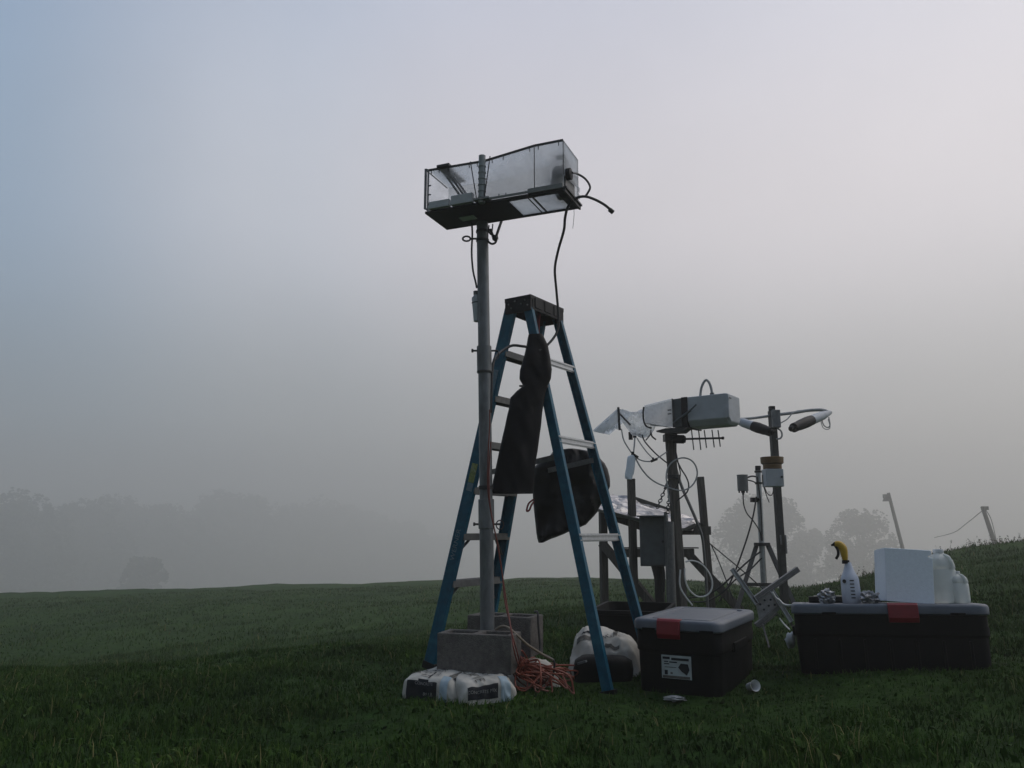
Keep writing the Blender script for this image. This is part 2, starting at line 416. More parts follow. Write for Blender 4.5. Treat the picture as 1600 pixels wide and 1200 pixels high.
# ------------------------------------------------------------------ haze
hz = MB().box((0, 385, -25), (3700, 860, 142))
hm = bpy.data.materials.new('fog'); hm.use_nodes = True; hn = hm.node_tree; hn.nodes.clear()
ho = hn.nodes.new('ShaderNodeOutputMaterial'); pv = hn.nodes.new('ShaderNodeVolumePrincipled')
pv.inputs['Color'].default_value = (.975,.95,.905,1); pv.inputs['Density'].default_value = .0048; pv.inputs['Anisotropy'].default_value = .5
hn.links.new(pv.outputs[0], ho.inputs['Volume'])
tag(hz.build('haze', hm), kind='stuff')

# ------------------------------------------------------------------ ladder
A = Gz(668, 1045, .04); B = Gz(950, 1092, 0.0)
dv = (B-A); dv.z = 0; dl = dv.length; dv.normalize(); wv = Vector((-dv.y, dv.x, 0))
if wv.y < 0: wv = -wv
mid = A+(B-A)*.49
TW, BW = .40, .62
ins = (BW-TW)/2
Tn = mid+wv*ins; Tn.z = 0
Htop = CAM_H+slope(464)*Tn.y
UP = Vector((0,0,1))
lad = thing('stepladder', 'tall blue fibreglass stepladder with a black top cap standing beside the mast', 'ladder', (mid.x+wv.x*.3, mid.y+wv.y*.3, 0))
def channel(p0, p1, inward, depth, flange, th=.006):
    """C-section rail: web in the side plane, two flanges turned inward"""
    a = (p1-p0).normalized(); iw = (inward-a*inward.dot(a)).normalized(); u = a.cross(iw).normalized()
    m = MB(); h = depth/2
    sec = [(-h,0),(h,0),(h,flange),(h-th,flange),(h-th,th),(-h+th,th),(-h+th,flange),(-h,flange)]
    m.prism([p0+u*x+iw*y for x, y in sec], p1-p0); return m
zt = Htop-.10
FT = {}
for nm, base, off, inw, dep in (('nl', A, -.072, 1, .085), ('nr', B, .066, 1, .062), ('fl', A+wv*BW, -.072, -1, .085), ('fr', B+wv*BW, .066, -1, .062)):
    top = Tn+dv*off; 
    if nm[0] == 'f': top = top+wv*TW
    top = Vector((top.x, top.y, zt+.03)); b0 = Vector(base); b0.z = (A.z if nm[1] == 'l' else 0)+.0
    if nm == 'fl': b0.z = g(b0.x, b0.y)
    if nm == 'fr': b0.z = g(b0.x, b0.y)
    FT[nm] = (b0, top)
    ro = channel(b0+(top-b0)*.012, top, wv*inw, dep, .032).build('rail', M['blue'], lad, bevel=.002)
    a_ = (top-b0).normalized(); side = a_.cross(wv).normalized()
    fm = MB(); fm.box(b0+(top-b0)*.008+wv*inw*.016, (.10, .042, .045), (side, wv, a_)); fm.build('foot', M['blk'], ro, bevel=.004)
def at(nm, z):
    b0, t0 = FT[nm]; k = (z-b0.z)/(t0.z-b0.z); return b0+(t0-b0)*k
# cap
cm = MB(); cc = Tn+wv*(TW/2); cc.z = Htop-.045
for s_ in (-.5, -.17, .17, .5): pass
cw = TW+.03
cm.box(cc+UP*.03, (.21, cw, .03), (dv, wv, UP))
for q in (-1, 1):
    cm.box(cc+wv*q*(cw/2-.012)-UP*.012, (.205, .022, .10), (dv, wv, UP))
    cm.box(cc+dv*q*.096-UP*.012, (.018, cw-.05, .085), (dv, wv, UP))
for k in (-.36, 0, .36):
    cm.box(cc+dv*.098+wv*k*cw*.78-UP*.002, (.024, .085, .07), (dv, wv, UP))
    cm.box(cc+wv*k*cw*.8+UP*.046, (.15, .07, .006), (dv, wv, UP))
cap = cm.build('top_cap', M['blk'], lad, bevel=.005)
for i, (du, dz) in enumerate(((-.07,.0), (-.05,-.03), (-.02,.015), (.03,-.01), (.06,.01), (.08,-.025))):
    MB().cyl(cc+dv*du-wv*(cw/2-.002)+UP*dz, cc+dv*du-wv*(cw/2+.004)+UP*dz, .006, n=8).build('rivet', M['alu_d'], cap)
# steps
for k in range(1, 8):
    z = -.012+.302*k-(.07 if k == 1 else 0)
    a0 = at('nl', z)+wv*.006; a1 = at('fl', z)-wv*.006
    m = MB(); fwd = -dv
    c0 = (a0+a1)/2; ln = (a1-a0).length
    m.box(c0+UP*.0, (.085, ln, .012), (dv, wv, UP))
    m.box(c0-dv*.039-UP*.018, (.006, ln, .036), (dv, wv, UP)); m.box(c0+dv*.039-UP*.018, (.006, ln, .036), (dv, wv, UP))
    for r_ in range(-3, 4): m.box(c0+dv*r_*.011+UP*.0075, (.004, ln-.01, .004), (dv, wv, UP))
    st = m.build('step', M['alu_d'], lad)
    if k <= 3:
        for (e_, sg, rl) in ((a0, 1, 'nl'), (a1, -1, 'fl')):
            p1 = at(rl, z-.14)+wv*sg*.012
            MB().bar(e_+wv*sg*.11-UP*.036, p1, .022, .006, dv).build('step_brace', M['alu_d'], lad)
# rear cross bars
for py in (556, 686, 840):
    z = CAM_H+slope(py)*at('nr', 1.4).y
    a0 = at('nr', z)+wv*.006+dv*.0; a1 = at('fr', z)-wv*.006
    m = MB(); c0 = (a0+a1)/2; ln = (a1-a0).length
    m.box(c0+dv*.024, (.006, ln, .048), (dv, wv, UP)); m.box(c0+dv*.03+UP*.014, (.008, ln-.004, .006), (dv, wv, UP)); m.box(c0+dv*.03-UP*.014, (.008, ln-.004, .006), (dv, wv, UP))
    m.build('rear_bar', M['alu'], lad)
# spreaders
for q, (l_, r_) in enumerate((('nl','nr'), ('fl','fr'))):
    sg = 1 if q == 0 else -1
    z = CAM_H+slope(715)*4.9
    p0 = at(l_, z-.08)+wv*sg*.045; p1 = at(r_, z+.02)+wv*sg*.045
    MB().bar(p0, p1, .005, .034, wv).build('spreader', M['alu_d'], lad)
# stickers on the near front rail (outer face)
b0, t0 = FT['nl']; ra = (t0-b0).normalized(); rn = -wv-ra*(-wv).dot(ra); rn.normalize(); rs_ = rn.cross(ra).normalized()
def rail_patch(z0, z1, w0, w1, mt, nm, lift=.002):
    p0, p1 = at('nl', z0), at('nl', z1)
    m = MB(); m.prism([p0+rs_*w0+rn*lift*.5, p0+rs_*w1+rn*lift*.5, p1+rs_*w1+rn*lift*.5, p1+rs_*w0+rn*lift*.5], rn*lift*.6)
    m.build(nm, mt, lad)
rail_patch(1.80, 1.98, -.024, .026, M['greysticker'], 'sticker'); rail_patch(1.56, 1.785, -.022, .024, M['greysticker'], 'sticker')
rail_patch(1.235, 1.36, -.03, .018, M['ygreen'], 'sticker'); rail_patch(1.18, 1.232, -.03, .018, M['greysticker'], 'sticker')
tv, tf = text_mesh('WERNER', .052)
c0 = at('nl', .83)+rn*.0035
MB().add([c0+ra*x-rs_*(-y) for x, y, z in tv], tf).build('lettering', M['greysticker'], lad, recalc=False)

# red strap hanging from the ladder cap
red0 = [P(842,480,5.28), P(841,500,5.26), P(838,520,5.25), P(836,532,5.25)]
m = MB()
for i in range(len(red0)-1): m.bar(red0[i], red0[i+1]+(red0[i+1]-red0[i])*.1, .018, .004, Vector((1,0,0)))
m.tube([P(847,480,5.27), P(843,500,5.25), P(842,526,5.24)], .004)
tag(m.build('red_strap', M['redcord'], loc=tuple(red0[0])), 'red strap hanging from the ladder cap into the neck of the black bag', 'strap')

# ------------------------------------------------------------------ bags hung on the ladder
def draped(rows, Y, thick, seed, n=72, dy=0, wr=.012, fr=9, square=2.6, crz=.7):
    rg = []
    ys = [r[0] for r in rows]; yy = np.linspace(ys[0], ys[-1], 120)
    xl = np.interp(yy, ys, [r[1] for r in rows]); xr = np.interp(yy, ys, [r[2] for r in rows])
    for i, py in enumerate(yy):
        Yc = Y+dy*(py-ys[0])/(ys[-1]-ys[0])
        l_, r_ = P(xl[i], py, Yc), P(xr[i], py, Yc); c = (l_+r_)/2; hw = (r_-l_)/2
        t = thick*min(1, .35+hw.length/.12) if not callable(thick) else thick((py-ys[0])/(ys[-1]-ys[0]))
        ring = []
        for j in range(n):
            th = 2*math.pi*j/n; cx, sy = math.cos(th), math.sin(th)
            q = (abs(cx)**square+abs(sy)**square)**(-1/square)
            p = c+hw*(cx*q)+Vector((0,1,0))*(t/2*sy*q)
            w_ = mnoise.noise(Vector((p.x*fr*1.7, p.y*fr, p.z*fr*.8))+Vector((seed,0,seed)))
            q3 = Vector((p.x*14+p.z*4, p.y*6, p.z*4-p.x*3))+Vector((0,seed,seed)); cr_ = (.5-abs(mnoise.noise(q3)))+.5*(.5-abs(mnoise.noise(q3*2.3)))
            p = p+Vector((0, sy, 0))*(w_*wr*2+cr_*wr*crz)+Vector((cx,0,0))*(w_*wr*.5+cr_*wr*crz*.2)
            ring.append(p)
        rg.append(ring)
    return rg
rows1 = [(524,826,848),(540,823,855),(558,818,859),(578,813,862),(592,812,860),(604,818,855),(612,806,853),(622,797,851),(640,795,848),(680,786,843),(720,777,837),(750,771,834),(768,768,833),(771,770,833)]
bag1 = thing('black_bag', 'long black plastic bag draped down the inside of the ladder and tied in its middle', 'plastic bag', tuple(P(815,771,5.0)))
MB().loft(draped(rows1, 5.08, .13, 3, dy=-.22)).build('bag_body', M['bagblk'], bag1)
MB().tube([P(812,603,5.0), P(835,606,4.98), P(856,604,5.0), P(840,602,5.12), P(812,603,5.0)], .006).build('tie', M['cord'], bag1)
rows2 = [(703,876,903),(706,864,918),(714,858,934),(724,842,944),(732,834,948),(745,833,950),(760,833,951),(780,834,944),(800,835,933),(820,837,915),(832,838,886),(842,840,860),(848,842,847)]
bag2 = thing('black_bag', 'wide bulging black bag with red drawstring behind the rear rails of the ladder', 'plastic bag', tuple(P(890,845,5.6)))
MB().loft(draped(rows2, 5.62, .24, 11, wr=.026, fr=6, square=2.2, crz=1.15)).build('bag_body', M['bagshine'], bag2)
m = MB(); m.tube([P(834,780,5.56), P(826,787,5.54), P(823,798,5.53), P(827,797,5.52), P(830,790,5.52), P(834,784,5.55)], .0065)
m.build('drawstring', M['redcord'], bag2)

# ------------------------------------------------------------------ mast
MY = 4.80
def mp(px, py, Y=MY): return P(px, py, Y)
mast = thing('sampler_mast', 'tall grey galvanised pipe mast standing between two concrete blocks', 'mast', (P(762,1010,MY).x, MY, .10))
pb = Vector((P(762,1000,MY).x, MY, .10)); 
def mpt(py):   # axis of the mast
    x = np.interp(py, [340, 582, 776, 983], [753.5, 757, 759.5, 762])
    return P(x, py, MY)
u_ = mpp(600, MY)
MB().cyl(mpt(1022), mpt(826), 10.6*u_, n=24).build('lower_pipe', M['galv'], mast)
MB().cyl(mpt(826.2), mpt(780), 12.1*u_, n=24).build('sleeve', M['galv'], mast, bevel=.003)
MB().cyl(mpt(780.2), mpt(583), 9.9*u_, n=24).build('middle_pipe', M['galv'], mast)
MB().cyl(mpt(583.2), mpt(541), 11.6*u_, n=24).build('sleeve', M['galv'], mast, bevel=.003)
MB().cyl(mpt(541.2), mpt(349), 9.4*u_, n=24).build('upper_pipe', M['galv'], mast)
MB().lathe([(9.6*u_,0),(9.6*u_,.05),(8.6*u_,.055),(8.0*u_,.10),(6.5*u_,.16)], mpt(374), n=24).build('top_socket', M['galv'], mast)
for py in (376, 362): MB().lathe([(9.7*u_,-.008),(10.6*u_,-.006),(10.6*u_,.006),(9.7*u_,.008)], mpt(py), n=24).build('clamp_ring', M['dsteel'], mast)
MB().lathe([(10.2*u_,-.012),(11.3*u_,-.01),(11.3*u_,.01),(10.2*u_,.012)], mpt(762), n=24).build('clamp_ring', M['dsteel'], mast)
MB().lathe([(11.7*u_,-.006),(12.0*u_,-.004),(12.0*u_,.004),(11.7*u_,.006)], mpt(581), n=24).build('clamp_ring', M['dsteel'], mast)
for py in (548, 819):
    m = MB(); c = mpt(py); m.cyl(c-Vector((.075,0,0)), c+Vector((.085,0,0)), .006, n=8)
    m.cyl(c-Vector((.078,0,0)), c-Vector((.066,0,0)), .012, n=6)
    if py == 548: m.tube([c+Vector((.083,0,0)), c+Vector((.088,0,-.02)), c+Vector((.086,0,-.045)), c+Vector((.055,-.02,-.07))], .004)
    else: m.tube([c+Vector((.06+.022*math.cos(t)+.02, 0, .026*math.sin(t)-.004)) for t in np.linspace(0, 2*math.pi, 10)[:-1]], .0035, closed=True)
    m.build('lock_pin', M['dsteel'], mast)
# fittings under the head
c = P(729,373,MY)
m = MB(); m.tube([c+Vector((.024*math.cos(t), 0, .016*math.sin(t))) for t in np.linspace(0, 2*math.pi, 12)[:-1]], .006, closed=True)
m.cyl(c+Vector((.024,0,0)), mpt(373), .007, n=8); m.build('eye_bolt', M['dsteel'], mast)
m = MB(); m.tube([mpt(378)+Vector((.03,-.02,0)), P(768,381,MY-.02), P(774,379,MY-.03), P(776,372,MY-.03), P(772,368,MY)], .007)
m.cyl(P(769,372,MY), P(778,370,MY), .016, n=10); m.cyl(P(766,358,MY), P(771,371,MY), .009, n=8); m.tube([P(764,352,MY),P(764,362,MY),P(768,366,MY),P(770,350,MY)], .004)
m.build('bracket', M['dsteel'], mast)
MB().cyl(P(773,376,MY-.03), P(784,344,MY+.02), .009, n=8).build('brace_rod', M['dsteel'], mast)

# ------------------------------------------------------------------ fog collector on the mast
PZ = CAM_H+slope(347)*MY
NL, NR, FLc, FRc = Gz(664,334,PZ), Gz(880,297,PZ), Gz(692,358,PZ), Gz(904,329,PZ)
ex = (NR-NL).normalized(); ey = UP.cross(ex).normalized()
LC = (NR-NL).length; DC = ((FLc-NL).dot(ey)+(FRc-NR).dot(ey))/2
def C1(u, v, w): return NL+ex*(u*LC)+ey*(v*DC)+UP*w
ax1 = (ex, ey, UP)
hL = CAM_H+slope(267)*NL.y-PZ; hR = CAM_H+slope(219)*NR.y-PZ
b_ = .014
col1 = thing('fog_collector', 'long clear acrylic box on a dark base plate at the top of the mast', 'fog collector', tuple(C1(.4,.5,0)))
m = MB(); wu0, wu1, wv0, wv1 = .605, .95, .11, .92
m.box(C1(wu0/2,.5,b_/2), (LC*wu0, DC, b_), ax1); m.box(C1((1+wu1)/2,.5,b_/2), (LC*(1-wu1), DC, b_), ax1)
m.box(C1((wu0+wu1)/2,wv0/2,b_/2), (LC*(wu1-wu0), DC*wv0, b_), ax1); m.box(C1((wu0+wu1)/2,(1+wv1)/2,b_/2), (LC*(wu1-wu0), DC*(1-wv1), b_), ax1)
bp_ = m.build('base_plate', M['blk'], col1)
MB().box(C1(.24,.55,-.002), (.10, .06, .004), ax1).build('label', M['white'], bp_)
wc = C1((wu0+wu1)/2,(wv0+wv1)/2,b_/2); wd = DC*(wv1-wv0)
m = MB(); m.box(wc, (LC*(wu1-wu0)-.002, wd-.002, .004), ax1, 0); m.build('floor_window', M['acryl_b'], bp_)
m = MB(); m.box(wc-UP*.004, (.012, wd-.004, .004), ax1); m.box(wc-UP*.004-ex*.03, (.006, wd-.004, .004), ax1); m.build('window_bar', M['dsteel'], bp_)
tops = [(.02, hL), (.44, hL*.965), (.80, hR*1.0), (1.0, hR)]
def top_h(u): return float(np.interp(u, [t_[0] for t_ in tops], [t_[1] for t_ in tops]))
th = .006
def side_panel(v, matl, nm):
    m = MB(); us = [t_[0] for t_ in tops]
    poly = [C1(us[0], v, b_+.001)]+[C1(1.0, v, b_+.001)]+[C1(u, v, top_h(u)) for u in us[::-1]]
    m.prism(poly, ey*th); return m.build(nm, matl, col1)
side_panel(.03, M['acryl'], 'front_panel')
m = MB(); m.prism([C1(.02,.93,b_+.001), C1(.80,.93,b_+.001)]+[C1(u, .93, top_h(u)) for u in (.80,.44,.02)], ey*th); m.build('back_panel', M['acryl_b'], col1)
m = MB(); m.prism([C1(.802,.93,b_+.001), C1(1,.93,b_+.001), C1(1,.93,top_h(1)), C1(.802,.93,top_h(.8))], ey*th); m.build('back_panel', M['acryl'], col1)
for i in range(3):
    u0, u1 = tops[i][0], tops[i+1][0]
    m = MB(); m.prism([C1(u0,.03,top_h(u0)+.001), C1(u1,.03,top_h(u1)+.001), C1(u1,.96,top_h(u1)+.001), C1(u0,.96,top_h(u0)+.001)], UP*th)
    m.build('top_panel', M['acryl_b'] if i < 2 else M['acryl'], col1)
    m = MB(); m.bar(C1(u0,.025,top_h(u0)+.004), C1(u1,.025,top_h(u1)+.004), .009, .012, ey); m.build('edge_strip', M['dsteel'], col1)
m = MB(); m.prism([C1(1.0,.03,.10), C1(1.0,.93,.12), C1(1.0,.93,hR), C1(1.0,.03,hR)], ex*.005); m.build('end_panel', M['acryl'], col1)
for z_ in (.025, .075, .12): MB().box(C1(1.0,.93,z_)+ex*.003, (.004, .05, .03), ax1).build('end_tab', M['acryl_b'], col1)
for (u, w0, w1, v) in ((1.0,.016,hR,.94), (1.0,.10,hR,.03), (.80,.016,hR*.985,.028)): MB().bar(C1(u,v,w0), C1(u,v,w1), .004, .004, ex).build('corner_trim', M['dsteel'], col1)
MB().bar(C1(1.0,.03,hR), C1(1.0,.94,hR), .005, .005, UP).build('corner_trim', M['dsteel'], col1); MB().bar(C1(1.0,.93,.18), C1(1.0,.70,.18), .004, .004, UP).build('corner_trim', M['dsteel'], col1)
# inlet frame at the left
m = MB()
for w0, w1 in ((.0, hL+.012),): m.bar(C1(0,.0,w0+.03), C1(0,.0,w1), .012, .012, ex)
m.bar(C1(.02,.0,.02), C1(.02,.0,hL), .006, .012, ex); m.bar(C1(0,.0,.035), C1(.04,.0,.005), .012, .012, UP); m.bar(C1(0,0,hL+.008), C1(.02,0,hL), .012,.01, UP)
m.bar(C1(0,0,hL+.006), C1(0,.98,hL+.006), .006, .006, ex)
for w in (.06,.12,.18): m.box(C1(.03,.0,w), (.022,.01,.005), ax1)
m.build('inlet_frame', M['galv'], col1)
# strand rack: slanted dark bars
m = MB()
for k in (0, .028, .05): m.bar(C1(.11+k,.10,hL+.0), C1(.285+k,.10,.045), .010, .012, ey)
m.box(C1(.135,.4,hL+.012), (.085, DC*.85, .016), ax1); m.build('strand_rack', M['dsteel'], col1)
# troughs along the front lower edge
for u0, u1, w in ((.035,.19,.048), (.205,.365,.062)):
    m = MB(); m.box(C1((u0+u1)/2,-.0,b_+w/2+.004), ((u1-u0)*LC, .03, w), ax1); m.box(C1((u0+u1)/2,-.06,b_+.012), ((u1-u0)*LC*1.02, .012, .02), ax1)
    m.build('trough', mat('trough_plastic', (.42,.44,.44), .5, 0, .12, 20), col1, bevel=.003)
m = MB(); m.bar(C1(.40,-.01,b_+.012), C1(.80,-.01,b_+.010), .008, .012, ey); m.box(C1(.88,-.01,b_+.014), (.24*LC, .012, .028), ax1)
m.box(C1(.44,-.05,b_+.006), (.10, .05, .012), ax1)
m.build('lower_rail', mat('grey_rail', (.2,.21,.2), .5, .2, .2, 20), col1)
m = MB(); m.bar(C1(1.006,.0,.008), C1(1.006,1.0,.008), .012, .03, ex); m.bar(C1(1.016,.0,.018), C1(1.016,1.0,.018), .012, .01, ex); m.build('end_rail', M['dsteel'], col1)
# screws
for u in (.04,.10,.17,.33,.39,.50,.58,.77,.83,.97):
    MB().bar(C1(u,.02,top_h(u)-.004), C1(u,.02,top_h(u)-.026), .004, .004, ey).build('screw', M['dsteel'], col1)
for u in (.37,.41,.55,.60,.78,.82): MB().bar(C1(u,.02,b_+.012), C1(u,.02,b_+.034), .004, .004, ey).build('screw', M['dsteel'], col1)
# ringed pipe in front of the panel
m = MB(); pu = .435
m.cyl(C1(pu,-.04,.0), C1(pu,-.04,hL+.02), .021, n=18)
for w in np.linspace(.035, hL-.05, 6): m.lathe([(.021,-.005),(.0245,-.003),(.0245,.003),(.021,.005)], C1(pu,-.04,w), n=18)
m.build('standpipe', mat('grey_pvc', (.26,.28,.28), .5, 0, .2, 20, wear=(.16,.17,.17)), col1)
MB().bar(C1(.345,-.02,hL-.0), C1(.405,-.06,.0), .006, .006).build('strap', M['cord'], col1)
MB().bar(C1(.49,-.02,hL+.01), C1(.455,-.08,.0), .009, .006).build('strap', M['cord'], col1)
# fan inside the right end
m = MB(); fc = C1(.93,.45,.11)
m.lathe([(.095,0),(.1,.004),(.1,.05),(.09,.055)], fc-ex*.02, ex, 28); m.lathe([(.035,-.03),(.04,.0),(.04,.05)], fc-ex*.02, ex, 20)
fan = m.build('fan', M['blk'], col1)
m = MB(); m.box(C1(.985,.22,.17), (.012,.03,.12), ax1); m.box(C1(.965,.2,.235), (.05,.02,.02), ax1); m.box(C1(.985,.5,.075), (.014, .17, .13), ax1); m.build('fan_mount', M['alu_d'], fan)
MB().lathe([(.02,0),(.035,.002),(.035,.03),(.02,.034)], C1(1.0,.2,.12), ex, 16).build('cable_gland', M['blk'], col1)

# power cable from the collector down to the ladder and into the bag
ce = C1(1.04,.2,.125)
m = MB()
m.tube([ce, P(903,272,4.5), P(915,280,4.5), P(922,292,4.5), P(918,302,4.5), P(914,307,4.5)], .0065)
m.tube([P(957,331,4.55), P(946,321,4.52), P(930,312,4.5), P(914,307,4.48), P(900,310,4.47), P(888,322,4.48), P(883,340,4.55), P(881,360,4.65), P(872,392,4.85), P(867,420,4.95), P(869,450,5.05), P(872,485,5.1), P(872,512,5.1), P(865,528,5.07), P(851,543,5.02), P(842,548,5.0)], .0082, n=10)
m.cyl(P(958,332,4.55), P(952,327,4.54), .014, n=8)
m.tube([P(838,548,5.06), P(826,543,5.03), P(816,541,5.0), P(800,540,4.98), P(785,548,4.93), P(773,560,4.86), P(769,580,4.82), P(768,600,4.80), P(767,630,4.79), P(767,645,4.79)], .009, n=8)
tag(m.build('power_cable', M['cord'], loc=tuple(P(872,485,5.1))), 'black power cable dangling from the fan end of the collector to the ladder', 'cable')
m = MB(); m.tube([P(896,320,4.6), P(897,335,4.6), P(895,357,4.6)], .0015, n=5); tag(m.build('loose_wire', M['cord'], loc=tuple(P(896,320,4.6))), 'thin short wire hanging straight down under the right end of the collector', 'wire')
m = MB(); m.tube([P(737,348,MY), P(738,365,MY), P(737,395,MY), P(739,422,MY), P(743,440,MY), P(745,450,MY)], .006)
tag(m.build('drain_tube', M['cord'], loc=tuple(P(738,365,MY))), 'thin dark drain tube running from the collector base to the white bottle on the mast', 'tube')
sb = thing('sample_bottle', 'white plastic sample bottle strapped to the left side of the mast', 'bottle', tuple(P(744,503,MY+.02)))
bb = P(745.5,503,MY+.02); bt = P(743.5,455,MY+.02); axb = (bt-bb).normalized(); hb = (bt-bb).length
MB().lathe([(.012,0),(.022,.004),(.024,hb*.3),(.028,hb*.72),(.028,hb*.78),(.014,hb*.86),(.013,hb*.9)], bb, axb, 18).build('bottle_body', M['hood'], sb)
MB().lathe([(.016,hb*.88),(.016,hb*1.0),(.006,hb*1.01)], bb, axb, 14).build('cap', M['alu_d'], sb)
MB().lathe([(.0275,hb*.6),(.0295,hb*.605),(.0295,hb*.625),(.0275,hb*.63)], bb, axb, 18).build('strap', M['cord'], sb)

# ------------------------------------------------------------------ concrete blocks
def block(c, ex_, L_, D_, H_, label):
    """two-core hollow block: rim and web around two through holes"""
    c = Vector(c); ex_ = Vector(ex_).normalized(); ey_ = UP.cross(ex_)
    t = .034; xs = [-L_/2, -L_/2+t, -.018, .018, L_/2-t, L_/2]; ysl = [-D_/2, -D_/2+t, D_/2-t, D_/2]
    m = MB(); V = lambda x, y, z: c+ex_*x+ey_*y+UP*z
    nx, ny = len(xs), len(ysl); vs = []
    for z in (0, H_):
        for y in ysl:
            for x in xs: vs.append(V(x, y, z))
    I = lambda i, j, k: k*nx*ny+j*nx+i
    hole = {(1,1), (3,1)}; fs = []
    for i in range(nx-1):
        for j in range(ny-1):
            if (i,j) in hole: continue
            fs.append((I(i,j,1),I(i+1,j,1),I(i+1,j+1,1),I(i,j+1,1))); fs.append((I(i,j,0),I(i,j+1,0),I(i+1,j+1,0),I(i+1,j,0)))
            for (di, dj, a0, a1) in ((0,-1,(i,j),(i+1,j)), (1,0,(i+1,j),(i+1,j+1)), (0,1,(i+1,j+1),(i,j+1)), (-1,0,(i,j+1),(i,j))):
                q = (i+di, j+dj)
                if q in hole or not (0 <= q[0] < nx-1 and 0 <= q[1] < ny-1):
                    fs.append((I(*a0,0),I(*a1,0),I(*a1,1),I(*a0,1)))
    m.add(vs, fs); o = m.build('concrete_block', M['block'], loc=tuple(c), bevel=.005)
    return tag(o, label, 'concrete block', 'concrete blocks round the foot of the mast')
fb0, fb1 = P(683,988,4.62), P(799,994,4.50)
e1 = (fb1-fb0); e1.z = 0; zb1 = .158
block((fb0+fb1)/2+Vector((-e1.y, e1.x, 0)).normalized()*.10-UP*((fb0.z+fb1.z)/2-zb1), e1, e1.length, .20, CAM_H+slope(991)*4.56-zb1, 'hollow grey concrete block lying on the two white cement bags in front of the mast')
bb0, bb1 = P(730,961,5.02), P(829,965,4.86)
e2 = (bb1-bb0); e2.z = 0; zt2 = (bb0.z+bb1.z)/2
block((bb0+bb1)/2+Vector((-e2.y, e2.x, 0)).normalized()*.105-UP*.225, e2, e2.length, .21, .225, 'hollow grey concrete block behind the mast with a black cord over its side')

# ------------------------------------------------------------------ cement bags
def cement_bag(base, yaw, Wd, Ln, Ht, label, seed, prints, group='cement bags', tilt=0, e1_=.30, e2_=.26, matl='paper', kx=(7,.35), amp=.016, afr=9, rid=.016):
    base = Vector(base); Rm = Matrix.Rotation(yaw, 3, 'Z') @ Matrix.Rotation(tilt, 3, 'X')
    def sp(c, e): return math.copysign(abs(c)**e, c)
    def surf(u, ph, lift=0):
        """u across -1..1, ph 0 (front bottom) .. 180 (back bottom)"""
        uu = max(-1, min(1, u)); k = (1-abs(uu)**kx[0])**kx[1] if abs(uu) < 1 else 0
        cphi, sphi = math.cos(R(ph)), math.sin(R(ph))
        x = uu*Wd/2; y = -sp(cphi, e1_)*Ln/2*(.86+.14*k); z = Ht*(sp(max(sphi, 0), e2_)*(.25+.75*k)*.98)
        q = Vector((x, y, z)); w_ = mnoise.noise(Vector((x*afr+seed, y*afr, z*6)))*amp+(.4-abs(mnoise.noise(Vector((x*17+seed, y*13, z*12)))))*rid+mnoise.noise(Vector((x*36+seed, y*30, z*28)))*.004
        d = Vector((x*.4, y*.5, z+.02)).normalized()
        return base+Rm @ (q+d*(w_+lift))
    root = thing('cement_bag', label, 'cement bag', tuple(base), group)
    nu, np_ = 34, 60
    rg = [[surf(-1+2*i/nu, 180*j/np_) for j in range(np_+1)] for i in range(nu+1)]
    m = MB(); m.loft(rg, 0, True, True, True); m.build('sack', M[matl], root)
    def ph_top(s_): 
        v = max(-1, min(1, 1-s_/(Ln/2))); return math.degrees(math.acos(math.copysign(abs(v)**(1/e1_), v)))
    def ph_front(z): return math.degrees(math.asin(max(0, min(1, z))**(1/e2_)))
    for kind in prints:
        if kind[0] in ('ptop', 'pfront'):
            _, u0, u1, p0, p1, mt = kind; na, nb = 14, 14; fn = ph_top if kind[0] == 'ptop' else ph_front
            gr = [[surf(u0+(u1-u0)*i/na, fn(p0+(p1-p0)*j/nb), .004) for j in range(nb+1)] for i in range(na+1)]
            mm = MB(); mm.loft(gr, 0, True, False, False); mm.build('print', M[mt], root, recalc=False)
        else:
            _, s, u, p_, size, rot, mt = kind; fn = ph_top if kind[0] == 'top' else ph_front
            tv, tf = text_mesh(s, 1.0); mm = MB(); c_, s_ = math.cos(R(rot)), math.sin(R(rot)); pts = []
            for x, y, z in tv:
                X, Yv = (x*c_-y*s_)*size, (x*s_+y*c_)*size
                pts.append(surf(u+X/(Wd/2), fn(p_+(Yv if kind[0] == 'top' else Yv/Ht)), .0065))
            mm.add(pts, tf); mm.build('lettering', M[mt], root, recalc=False)
    return root
pl = P(675,1100,4.53); pr_ = P(765,1100,4.42)
cement_bag((P(668,1090,4.42).x+.105, 4.67, .012), R(-24), .32, .54, .155, 'white cement bag at left under the front block, dark panel on its end', 2.3,
    [('pfront',-.72,.36,.12,.80,'ink'), ('pfront',.46,.74,.10,.97,'blueprint'), ('ptop',.50,.72,.0,.03,'blueprint'), ('ptop',.62,.78,.06,.20,'ink2'), ('ptop',.80,.92,.05,.16,'ink'),
     ('top','CONCRETE',-.18,.20,.085,-90,'ink'), ('top','READY TO USE',.20,.16,.034,-90,'ink'), ('top','MIX',-.60,.12,.075,-90,'ink2'),
     ('front','CONCRETE',-.1,.72,.020,0,'sack_grey'), ('front','80 LB',.05,.40,.024,0,'sack_grey')])
